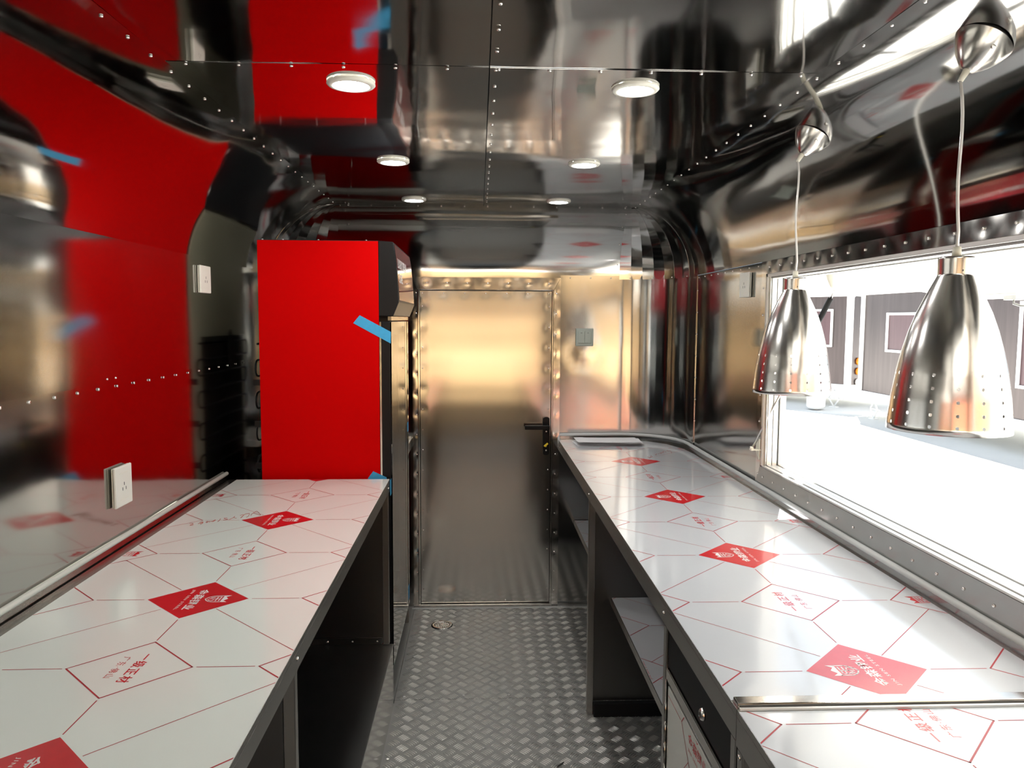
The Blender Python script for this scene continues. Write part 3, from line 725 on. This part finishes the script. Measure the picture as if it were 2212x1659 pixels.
mb = MB().box(-.006, .036, 2.555, 2.559, .0022, .0036); o = mb.build('metal_shaving', 'blackm', None, 'thin dark metal sliver lying on the floor tread plate, left one', 'scrap'); o.rotation_euler.z = .9
mb = MB().box(.275, .312, 2.60, 2.6035, .0022, .0036); o = mb.build('metal_shaving', 'blackm', None, 'thin dark metal sliver lying on the floor plate beside the right counter', 'scrap'); o.rotation_euler.z = .8

# ================================================================= COOLER
fr = thing('display_cooler', (-0.62, 3.5, 0), 'tall red upright drinks display cooler with black trimmed glass door, standing past the left counter', 'refrigerator')
FX_, FB, FY0, FY1, FT = -.402, -.880, 3.130, 3.870, 1.888
MB().box(FB, FX_, FY0, FY0 + .0015, .115, FT).build('side_panel', 'red', fr, bevel=.0005)
MB().box(FB, FX_, FY1 - .0015, FY1, .115, FT).build('side_panel', 'red', fr, bevel=.0005)
MB().box(FB, FX_, FY0 + .002, FY1 - .002, FT - .004, FT + .002).build('top_panel', 'blackm', fr)
mb = MB().box(FB + .002, FB + .02, FY0 + .002, FY1 - .002, .115, FT - .005).box(FB + .02, FX_ - .002, FY0 + .002, FY0 + .03, .115, FT - .005).box(FB + .02, FX_ - .002, FY1 - .03, FY1 - .002, .115, FT - .005)
mb.box(FB + .02, FX_ - .002, FY0 + .03, FY1 - .03, .115, .30).box(FB + .02, FX_ - .002, FY0 + .03, FY1 - .03, 1.56, FT - .005); mb.build('cabinet_body', 'blackm', fr)
for z in (.55, .82, 1.09, 1.34):
    mb = MB()
    for k in range(12): mb.cyl((FB + .03, FY0 + .06 + k * .056, z), (FX_ - .03, FY0 + .06 + k * .056, z), .002, 6)
    mb.cyl((FX_ - .03, FY0 + .04, z), (FX_ - .03, FY1 - .04, z), .003, 6); mb.cyl((FB + .03, FY0 + .04, z), (FB + .03, FY1 - .04, z), .003, 6)
    mb.build('wire_shelf', 'whitep', fr)
# header with curved front
prof = [(FX_, 1.890), (-.343, 1.886), (-.336, 1.84), (-.329, 1.77), (-.324, 1.70), (-.3215, 1.645), (-.344, 1.590), (FX_, 1.590)]
hd = MB().prism([(x, FY0, z) for x, z in prof], (0, FY1 - FY0, 0)).build('header', 'black', fr, bevel=.003)
def face_pt(t):
    a = prof[1:6]; k = min(3, int(t * 4)); f_ = t * 4 - k
    return Vector((a[k][0] + (a[k + 1][0] - a[k][0]) * f_ + .0012, 0, a[k][1] + (a[k + 1][1] - a[k][1]) * f_))
mb = MB(); vs = []
for i in range(13):
    p = face_pt(.04 + .92 * i / 12)
    for yy in (FY0 + .022, FY1 - .022): vs.append((p.x, yy, p.z))
mb.add(vs, [(2 * i, 2 * i + 1, 2 * i + 3, 2 * i + 2) for i in range(12)], True); mb.build('sign_panel', 'sign', hd)
def header_text(txt, y0, y1, z0, z1):
    g1 = fit(glyphs(txt, .05, .001), 0, 1, 0, 1); mb = MB(); vs = []
    for a, b in g1[0]:
        z = z0 + (z1 - z0) * b; zz_ = [q[1] for q in prof]
        for k in range(1, 5):
            if prof[k + 1][1] <= z <= prof[k][1]:
                f_ = (prof[k][1] - z) / (prof[k][1] - prof[k + 1][1]); x = prof[k][0] + (prof[k + 1][0] - prof[k][0]) * f_
        vs.append((x + .0024, y0 + (y1 - y0) * a, z))
    mb.add(vs, g1[1]); mb.build('header_lettering', 'twhite', hd)
header_text('LUXURY DISPLAY', FY0 + .05, 3.56, 1.785, 1.825)
header_text('CASE', FY0 + .05, 3.33, 1.725, 1.763)
MB().box(-.366, -.352, FY0 + .002, FY1 - .002, 1.572, 1.588).build('hinge_rail', 'trim', fr)
# door
gd = MB()
gd.box(-.400, -.358, FY0 + .002, FY0 + .055, .13, 1.568); gd.box(-.400, -.358, FY1 - .055, FY1 - .002, .13, 1.568)
gd.box(-.400, -.358, FY0 + .055, FY1 - .055, .13, .19); gd.box(-.400, -.358, FY0 + .055, FY1 - .055, 1.51, 1.568)
gdo = gd.build('door', 'black', fr, bevel=.002)
MB().box(-.3578, -.3525, FY0 + .003, FY1 - .003, .132, 1.566).build('glass_pane', 'glass', gdo)
MB().box(-.3998, -.393, FY0 - .0005, FY0 + .0015, .13, 1.566).build('door_edge_strip', 'trim', gdo)
MB().box(FB, -.36, FY0 + .002, FY1 - .002, .095, .128).build('base_grille', 'blackm', fr)
for yy in (FY0 + .04, FY1 - .04):
    for xx in (FB + .04, FX_): MB().lathe([(.018, 0.0015), (.018, .02), (.010, .022), (.010, .097)], (xx, yy, 0), n=14, caps=True).build('foot', 'rubber', fr)
# condenser coil on the back, closed loops to the sides
path = []; zb = .22
for k in range(20):
    z = zb + .066 * k; ya, yb = FY0 + .05, FY1 - .06
    seg = [(ya, z), (yb, z)] if k % 2 == 0 else [(yb, z), (ya, z)]
    path += [(FB - .022, y_, z) for y_, z in seg]
    if k < 19:
        ce = yb if k % 2 == 0 else ya; sg = 1 if k % 2 == 0 else -1
        for q in range(1, 6): a = PI * q / 6; path.append((FB - .022, ce + sg * .033 * math.sin(a), z + .033 - .033 * math.cos(a)))
MB().tube(path, .0042, 8).build('condenser_coil', 'black', fr)
mb = MB()
for k in range(48): mb.cyl((FB - .0165, FY0 + .10 + k * .012, .18), (FB - .0165, FY0 + .10 + k * .012, 1.50), .0019, 5)
for z in (.30, .47, .64, .81, .98, 1.15, 1.32): mb.box(FB - .026, FB, FY0 + .004, FY0 + .012, z - .012, z + .012)
mb.build('condenser_wire', 'black', fr, kind='stuff')
MB().box(FB - .006, FB + .001, FY0 + .022, FY1 - .003, .115, FT - .004).build('back_plate', 'galv', fr)
cl = []
for k in range(6):
    for q in range(14):
        a = 2 * PI * q / 14; cl.append((FB - .030 - .003 * (k % 3) + .002 * math.sin(a * 3), 3.55 + (.026 + .003 * k) * math.sin(a) + .004 * k, 1.455 + (.070 - .006 * k) * math.cos(a) - .012 * k))
pc = MB().tube(smooth_path([Vector(p) for p in cl], 2), .0034, 8).build('power_cord', 'rubber', fr)
MB().cyl((FB - .03, 3.565, 1.40), (FB - .03, 3.568, 1.34), .009, 10, .006).build('plug', 'rubber', pc)
rv = MB()
for x in (-.86, -.78, -.64, -.45): rv.rivet((x, FY0 + .006, FT + .003), Vector((0, 0, 1)), .004)
rv.build('screw', 'screw', fr, kind='stuff')

# blue masking tape
def tape(poly, y, label):
    vs = [(x, y, z) for x, z in poly]
    return MB().prism(vs, (0, -.0006, 0)).build('masking_tape', 'tape', None, label, 'tape')
def at_y(u, v, y):
    c = Vector(((u - W / 2) / FPX, -(v - H / 2) / FPX, -1)); r = M @ c; return CAM + r * ((y - CAM.y) / r.y)
ty = FY0 - .0006
def tp(pts): return [(lambda q: (q.x, q.z))(at_y(u, v, ty)) for u, v in pts]
tape(tp([(777, 681), (844.5, 717), (844, 742), (763, 698)]), ty, 'long strip of blue tape slanting across the front edge of the red cooler side')
tape(tp([(806, 1018), (835, 1031), (836, 1040), (795, 1040), (795, 1033)]), ty, 'short blue tape end on the red cooler side just above the counter')
MB().box(-.3585, -.3578, 3.10, 3.15, .86, .925).build('masking_tape', 'tape', None, 'small blue tape patch folded round the counter corner beside the cooler door', 'tape')
MB().box(-.3520, -.3514, 3.80, 3.85, 1.02, 1.065).build('masking_tape', 'tape', None, 'upper small blue tape patch on the far edge of the cooler glass door', 'tape')
MB().box(-.3520, -.3514, 3.80, 3.85, .16, .23).build('masking_tape', 'tape', None, 'lower small blue tape patch at the bottom of the cooler glass door', 'tape')

# ================================================================= PENDANT LAMPS
def pendant(yc, ys, label, cy_off):
    th_ = math.radians(30); cc = Vector((CR + (XR - CR) * math.sin(th_), yc, ZT + RZ * math.cos(th_))); ax = Vector((math.sin(th_), 0, math.cos(th_))); K_ = 1.056; LX = .869
    def zk(z): return 1.58 + (z - 1.58) * K_
    def kp(pr): return [(r * K_, zk(z)) for r, z in pr]
    t = thing('pendant_lamp', (LX, ys, 1.38), label, 'lamp', 'pendant lamps above the service counter')
    cn = MB().lathe([(.003, -.062), (.012, -.060), (.022, -.050), (.034, -.036), (.044, -.019), (.0505, -.004)], cc, ax, 40)
    cano = cn.build('canopy', 'canopy', t)
    MB().lathe([(.0470, -.006), (.0470, .002)], cc, ax, 40).build('canopy_gap', 'slotm', cano)
    sp = cc + ax * -.022 + Vector((.012, -1, -.15)).normalized() * .042
    MB().lathe([(.0038, -.001), (.0038, .0012), (.0012, .0008)], sp, Vector((.0, -1, -.3)), 10, True, True).build('screw', 'rivet', cano)
    tip = cc - ax * .062
    MB().cyl(tip + ax * .004, tip - ax * .022, .0068, 12, .0045).build('canopy_grip', 'cream', t)
    a = tip - ax * .02; b = Vector((LX, ys, zk(1.706))); P = [a]
    for k in range(1, 10):
        f_ = k / 10; q = a.lerp(b, f_); q.x = b.x + (a.x - b.x) * (1 - f_) ** 3 + .0035 * math.sin(f_ * 7 + cy_off); q.y = b.y + (a.y - b.y) * (1 - f_) ** 2.2; P.append(q)
    P.append(b); MB().tube(P, .0030, 8).build('cord', 'cord', t)
    MB().lathe([(.0088, 0), (.0066, .020), (.003, .0205)], (LX, ys, zk(1.689)), n=14, caps=True).build('cord_grip', 'cream', t)
    # shade with real holes
    prof = [(.0262, 1.6900), (.0272, 1.6893), (.0274, 1.6880), (.0274, 1.6865), (.0274, 1.675), (.0272, 1.6615), (.0272, 1.6600), (.0276, 1.6585), (.0285, 1.6565), (.0365, 1.640), (.0455, 1.621), (.0575, 1.594), (.068, 1.564), (.0775, 1.530)]
    holes = [1.4905, 1.4685, 1.4465, 1.4245, 1.4045]
    def rad(z):
        K = [(1.530, .0775), (1.499, .0845), (1.451, .0920), (1.402, .0968), (1.390, .0975)]
        for k in range(4):
            if z >= K[k + 1][0]: f_ = (K[k][0] - z) / (K[k][0] - K[k + 1][0]); return K[k][1] + (K[k + 1][1] - K[k][1]) * f_
        return .0975
    rows = [z for _, z in prof] + [1.51]
    for h in holes: rows += [h + .0027, h - .0027]
    rows += [1.3905]
    R_ = [r for r, _ in prof] + [rad(z) for z in rows[len(prof):]]
    R_ = [r * K_ for r in R_]; rows = [zk(z) for z in rows]
    N = 120; vs = []; fs = []
    for z, r in zip(rows, R_):
        for i in range(N):
            q = 2 * PI * (i + .5) / N - PI / 2; vs.append((LX + r * math.cos(q), ys + r * math.sin(q), z))
    hb = len(prof) + 1
    for j in range(len(rows) - 1):
        hole_row = j >= hb and (j - hb) % 2 == 0 and j < hb + 10
        for i in range(N):
            q = (j * N + i, (j + 1) * N + i, (j + 1) * N + (i + 1) % N, j * N + (i + 1) % N)
            if hole_row and i % 8 == 7:
                c4 = [Vector(vs[k]) for k in q]; k0 = len(vs); f_ = .3
                for a_ in range(4):
                    vs.append(tuple(c4[a_].lerp(c4[(a_ + 1) % 4], f_))); vs.append(tuple(c4[a_].lerp(c4[(a_ + 1) % 4], 1 - f_)))
                for a_ in range(4): fs.append((q[a_], k0 + 2 * a_, k0 + (2 * a_ - 1) % 8))
            else: fs.append(q)
    sh = MB(); sh.add(vs, fs, True); so = sh.build('shade', 'lamp', t)
    md = so.modifiers.new('solid', 'SOLIDIFY'); md.thickness = .0009; md.offset = -1 if False else 1; md.use_even_offset = False
    MB().lathe(kp([(.0262, 1.6898), (.004, 1.6905)]), (LX, ys, 0), n=40).build('shade_cap', 'canopy', t)
    hm = MB()
    for z in (1.6825, 1.6665): hm.lathe([(.0028, 0), (.0001, .0004)], (LX - .004, ys - .0291, zk(z)), nY, 10)
    hm.build('neck_hole', 'slotm', t)
    MB().lathe(kp([(.016, 1.64), (.016, 1.585), (.013, 1.583)]), (LX, ys, 0), n=20, caps=True).build('socket', 'whitep', t)
    MB().lathe([(.013, 1.583), (.016, 1.565), (.026, 1.535), (.030, 1.510), (.027, 1.487), (.016, 1.472), (.001, 1.468)], (LX, ys, 0), n=24).build('bulb', 'bulb', t)
    return t
pendant(2.110, 2.094, 'far brushed steel pendant lamp hanging over the right counter, in front of the window jamb', 1.0)
pendant(1.398, 1.378, 'near brushed steel pendant lamp at the right of the picture, hanging before the open window', 0.2)

# ================================================================= DOWNLIGHTS
names = {0: 'nearest', 1: 'middle', 2: 'farthest'}
proto = None
def make_down(x, y, label):
    t = thing('downlight', (x, y, ZC - .002), label, 'light', 'round recessed ceiling downlights')
    MB().lathe([(.056, 0), (.0565, -.0035), (.053, -.007), (.043, -.0085), (.040, -.006), (.0395, 0)], (x, y, ZC - .002), n=40).build('bezel', 'whitep', t)
    MB().lathe([(.0005, -.0064), (.0405, -.0058)], (x, y, ZC - .002), n=40).build('diffuser', 'led', t)
    return t
def dup(root, loc, label):
    r = root.copy(); COL.objects.link(r); r.location = loc; r['label'] = label
    for ch in list(root.children):
        c = ch.copy(); COL.objects.link(c); c.parent = r
    return r
for k, yy in enumerate((1.865, 2.755, 3.62)):
    for xx, side in ((-.299, 'left'), (.371, 'right')):
        lb = '%s round ceiling downlight in the %s row, lit white with a pale rim' % (names[k], side)
        if proto is None: proto = make_down(xx, yy, lb)
        else: dup(proto, (xx, yy, ZC - .002), lb)

# ================================================================= SOCKETS, SWITCH
def outlet(x, y, z, sgn, wy, hz, label):
    t = thing('wall_outlet', (x, y, z - hz / 2), label, 'socket')
    def B(a, b, y0, y1, z0, z1, name, m, parent, bv=0):
        xs = sorted((x + sgn * a, x + sgn * b)); return MB().box(xs[0], xs[1], y + y0, y + y1, z + z0, z + z1).build(name, m, parent, bevel=bv)
    B(0.0005, .004, -wy / 2, wy / 2, -hz / 2, hz / 2, 'back_box', 'cream', t, .002)
    B(.004, .005, -wy / 2 + .004, wy / 2 - .004, -hz / 2 + .004, hz / 2 - .004, 'shadow_gap', 'slotm', t)
    fp_ = B(.005, .013, -wy / 2 - .001, wy / 2 + .001, -hz / 2 - .001, hz / 2 + .001, 'face_plate', 'whitep', t, .003)
    for zz_ in (-hz * .33, hz * .33): B(.013, .0134, -wy * .25, wy * .25, zz_ - .0007, zz_ + .0007, 'plate_groove', 'slotm' if False else 'cream', fp_)
    for dy, dz in ((0, .006), (-.010, -.008), (.010, -.008)): B(.013, .0134, dy - .0014, dy + .0014, dz - .0045, dz + .0045, 'pin_slot', 'slotm', fp_)
    return t
outlet(XL + .001, 2.20, 1.103, 1, .100, .112, 'white socket on the left wall just above the printed counter')
outlet(XL + .002, 2.905, 1.720, 1, .105, .098, 'white socket high on the left wall near the red cooler')
outlet(XR - .001, 3.045, 1.720, -1, .105, .096, 'white socket high on the right wall beside the window frame')
t = thing('light_switch', (.5705, YE - .003, 1.44), 'square grey-green light switch on the end wall right of the door', 'switch')
MB().box(.523, .618, YE - .014, YE - .003, 1.437, 1.532).build('plate', 'switch', t, bevel=.004)
MB().box(.535, .5695, YE - .018, YE - .013, 1.453, 1.517).build('rocker', 'switch', t, bevel=.0015)
MB().box(.5710, .606, YE - .017, YE - .013, 1.453, 1.517).build('rocker', 'whitep' if False else 'switch', t, bevel=.0015)
mb = MB().box(.548, .557, YE - .0187, YE - .0178, 1.507, 1.509).box(.584, .593, YE - .0177, YE - .0168, 1.507, 1.509); mb.build('marker', 'slotm', t)

# ================================================================= PAPERS
pl = ['topmost white paper sheet of the pile at the far end of the service counter', 'second sheet of the paper pile at the far end of the service counter, slightly turned',
      'third sheet of the paper pile at the far end of the service counter', 'bent sheet near the bottom of the paper pile by the end wall', 'lowest sheet of the paper pile by the end wall']
for k in range(5):
    lev = 4 - k; z0 = LZ + .0010 + lev * .0042; a = (.02, -.05, .03, -.02, .06)[k]; dx = (0, .012, .004, .016, -.006)[k]; mb = MB(); vs = []
    for i in range(11):
        for j in range(7):
            x = -.165 + .33 * i / 10; y = -.085 + .17 * j / 6
            lift = .003 * math.sin(i * .7 + k) * (.3 + abs(y) * 6) + (.004 if i < 2 and k < 3 else 0) * (1 + k)
            vs.append((x, y, max(0.0, lift) * (0.5 if lev else .15)))
    for s_ in (0, .0010):
        mb.add([(v[0], v[1], v[2] + s_) for v in vs], [(i * 7 + j, (i + 1) * 7 + j, (i + 1) * 7 + j + 1, i * 7 + j + 1) for i in range(10) for j in range(6)], True)
    o = mb.build('paper_sheet', 'paper', None, pl[k], 'paper', 'pile of paper sheets', origin=(0, 0, 0)); o.location = (.675 + dx, 3.975, z0); o.rotation_euler.z = a

# ================================================================= HATCH AND GAS STRUT
ht = thing('window_hatch', (1.12, 1.5, 1.80), 'raised awning hatch outside the service window, pale underside', 'hatch')
ha = Vector((1.125, 0, 1.802)); hb_ = Vector((1.84, 0, 1.668)); hd_ = (hb_ - ha).normalized(); hn = Vector((-hd_.z, 0, hd_.x)); HY0, HY1 = .20, 2.86
def hbox(a0, a1, y0, y1, n0, n1, name, m, parent=ht):
    vs = []
    for yy in (y0, y1):
        for a_, n_ in ((a0, n0), (a1, n0), (a1, n1), (a0, n1)): p = ha + hd_ * a_ + hn * n_; vs.append((p.x, yy, p.z))
    return MB().add(vs, [(0, 1, 2, 3), (7, 6, 5, 4), (0, 4, 5, 1), (1, 5, 6, 2), (2, 6, 7, 3), (3, 7, 4, 0)]).build(name, m, parent, bevel=.001)
HL = (hb_ - ha).length
hbox(.03, HL - .03, HY0 + .03, HY1 - .03, .004, .03, 'skin', 'twhite')
hbox(0, .03, HY0, HY1, -.008, .035, 'hinge_bar', 'alu'); hbox(HL - .03, HL, HY0, HY1, -.008, .035, 'edge_bar', 'alu')
hbox(.03, HL - .03, HY0, HY0 + .03, -.008, .035, 'edge_bar', 'alu'); hbox(.03, HL - .03, HY1 - .03, HY1, -.008, .035, 'edge_bar', 'alu')
lat = MB().box(1.765, 1.80, 2.47, 2.53, 1.652, 1.668).build('latch_plate', 'alu', ht)
lv = MB().tube([(1.78, 2.50, 1.655), (1.78, 2.50, 1.640), (1.785, 2.47, 1.632), (1.79, 2.43, 1.632), (1.79, 2.42, 1.625), (1.79, 2.42, 1.600)], .004, 8); lv.build('latch_lever', 'alud', ht)
MB().lathe([(.006, 0), (.010, -.003), (.011, -.028), (.008, -.032)], (1.79, 2.42, 1.603), n=12, caps=True).build('latch_knob', 'rubber', ht)
gs = thing('gas_strut', (1.06, 2.842, 1.08), 'black and chrome gas strut propping the hatch from the far window jamb', 'strut')
A = Vector((1.035, 2.840, 1.097)); B = Vector((1.276, 2.722, 1.690)); Mx = A.lerp(B, .53)
MB().cyl(A, A.lerp(B, .60), .0040, 12).build('rod', 'trim', gs); MB().cyl(A.lerp(B, .56), B.lerp(A, .05), .0098, 16).build('cylinder', 'black', gs)
MB().cyl(B.lerp(A, .05), B, .004, 10).build('end_fitting', 'rivet', gs)
mb = MB().prism([(1.0625, 2.832, 1.055), (1.0625, 2.866, 1.080), (1.0625, 2.866, 1.110), (1.0625, 2.832, 1.135)], (-.003, 0, 0)); mb.obox((1.048, 2.842, 1.092), Vector((1, 0, 0)), Vector((0, 1, 0)), Vector((0, 0, 1)), .018, .012, .0015)
mb.cyl((1.035, 2.842, 1.088), (1.035, 2.842, 1.104), .007, 12); mb.build('lower_bracket', 'cream', gs)
mb = MB().lathe([(.040, .078), (.038, .070), (.030, .040), (.018, .012), (.008, .0)], (1.276, 2.722, 1.690), n=20, caps=True); mb.build('upper_bracket', 'cream', gs)

# ================================================================= OUTSIDE
def box_trailer(name, org, along, length, depth, z0, z1, label, frames, seam_t=None):
    """org = corner nearest the right/left end at ground plan, along = unit vector of the visible long face"""
    a = Vector((along[0], along[1], 0)).normalized(); nrm = Vector((a.y, -a.x, 0))
    if nrm.dot(Vector((org[0], org[1], 0))) > 0: nrm = -nrm          # faces the camera side
    o = Vector((org[0], org[1], 0)); up_ = Vector((0, 0, 1))
    t = thing(name, (org[0], org[1], GZ), label, 'trailer')
    def slab(s0, s1, n0, n1, h0, h1, nm, m, parent=t):
        c = o + a * (s0 + s1) / 2 + nrm * (n0 + n1) / 2 + up_ * (h0 + h1) / 2
        return MB().obox(c, a, nrm, up_, abs(s1 - s0) / 2, abs(n1 - n0) / 2, abs(h1 - h0) / 2).build(nm, m, parent)
    slab(0, length, -depth, 0, z0 + .06, z1, 'body', 'tblack')
    slab(-.03, length + .03, -depth - .03, .035, z0, z0 + .14, 'bottom_rail', 'twhite')
    slab(-.03, .10, -.1, .035, z0 + .14, z1, 'corner_post', 'twhite'); slab(length - .10, length + .03, -.1, .035, z0 + .14, z1, 'corner_post', 'twhite')
    slab(-.05, length + .05, -depth - .05, .05, z1, z1 + .5, 'roof', 'twhite')
    for s0, s1, h0, h1 in frames:
        f_ = MB(); fr_ = .05
        for (p0, p1, q0, q1) in ((s0, s1, h0, h0 + fr_), (s0, s1, h1 - fr_, h1), (s0, s0 + fr_, h0 + fr_, h1 - fr_), (s1 - fr_, s1, h0 + fr_, h1 - fr_)):
            f_.obox(o + a * (p0 + p1) / 2 + nrm * .02 + up_ * (q0 + q1) / 2, a, nrm, up_, (p1 - p0) / 2, .02, (q1 - q0) / 2)
        fo = f_.build('window_frame', 'twhite', t); slab(s0 + fr_, s1 - fr_, 0, .008, h0 + fr_, h1 - fr_, 'window_panel', 'tblack2', fo)
    return t, o, a, nrm, slab
def jack(parent, p, a, s=.28):
    mb = MB(); p = Vector(p); up_ = Vector((0, 0, 1)); hgt = .41; mid = p - up_ * hgt / 2
    for q0, q1 in ((p, mid + a * s / 2), (p, mid - a * s / 2), (mid + a * s / 2, p - up_ * hgt), (mid - a * s / 2, p - up_ * hgt)): mb.cyl(q0, q1, .018, 6)
    mb.cyl(mid - a * s * .9, mid + a * s / 2, .012, 6); mb.obox(p - up_ * hgt, a, a.cross(up_), up_, .09, .07, .01); mb.build('corner_jack', 'twhite', parent)
# trailer B: long side runs along the yard parallel to ours
tB, oB, aB, nB, slabB = box_trailer('black_food_trailer', (8.40, 8.0), (0, 1), 8.55, 2.2, -.075, 2.14,
    'long black white-trimmed trailer across the yard, right part of the window view', [(6.1, 7.5, .95, 1.75), (.6, 3.6, .55, 1.9)])
jack(tB, oB + aB * 7.9 + nB * .0 + Vector((0, 0, -.08)), aB); jack(tB, oB + aB * 1.5 + Vector((0, 0, -.08)), aB)
for s_ in (0.9, 1.8):
    MB().lathe([(.05, -.1), (.33, -.1), (.34, -.06), (.34, .06), (.33, .1), (.05, .1)], oB + aB * s_ - nB * .15 + Vector((0, 0, -.16)), nB, 28, True, True).build('wheel', 'tyre', tB)
# trailer A: seen at an angle, its tail end with lamps next to trailer B
tA, oA, aA, nA, slabA = box_trailer('black_box_trailer', (8.78, 17.85), (-.55, .83), 5.0, 2.2, -.075, 2.16,
    'black trailer with round tail lamps, left of the long trailer in the window view', [(.45, 1.25, .95, 1.86), (1.9, 3.4, .9, 1.8)])
eo = oA - aA * .035
lamp_dir = -aA
MB().obox(oA - aA * .02 - nA * .32 + Vector((0, 0, 1.1)), aA, nA, Vector((0, 0, 1)), .015, .25, 1.04).build('tail_panel', 'tblack', tA)
for z_, m_ in ((.62, 'amber'), (.38, 'amber'), (.12, 'clear')):
    MB().lathe([(.085, 0), (.085, .03), (.05, .05), (.001, .055)], oA - aA * .04 - nA * .30 + Vector((0, 0, z_)), -aA, 20, True, True).build('tail_lamp', m_, tA)
jack(tA, oA + aA * .35 + Vector((0, 0, -.08)), aA)
for s_ in (2.4, 3.3):
    MB().lathe([(.05, -.1), (.33, -.1), (.34, -.06), (.34, .06), (.33, .1), (.05, .1)], oA + aA * s_ - nA * .15 + Vector((0, 0, -.16)), nA, 28, True, True).build('wheel', 'tyre', tA)
tk = thing('gas_tank', (7.9, 17.6, GZ), 'pale rounded gas tank on the yard ground in front of the parked trailer', 'tank')
MB().lathe([(.05, .0), (.17, .03), (.21, .09), (.21, .38), (.17, .47), (.05, .50)], (7.9, 17.6, GZ), n=24, caps=True).build('tank_body', 'twhite', tk)
MB().lathe([(.08, .49), (.08, .56), (.07, .56)], (7.9, 17.6, GZ), n=16).build('collar', 'cream', tk)
# behind the camera: ochre building with red awning, and a hedge, mirrored in the steel
bd = thing('ochre_building', (0, -14, GZ), 'ochre rendered building with a red awning band standing behind the trailer', 'building')
MB().box(-9, 17, -16, -13, GZ, 5.5).build('wall', 'ochre', bd)
MB().box(-9, 17, -13, -12.3, 2.6, 3.0).build('awning', 'rroof', bd)
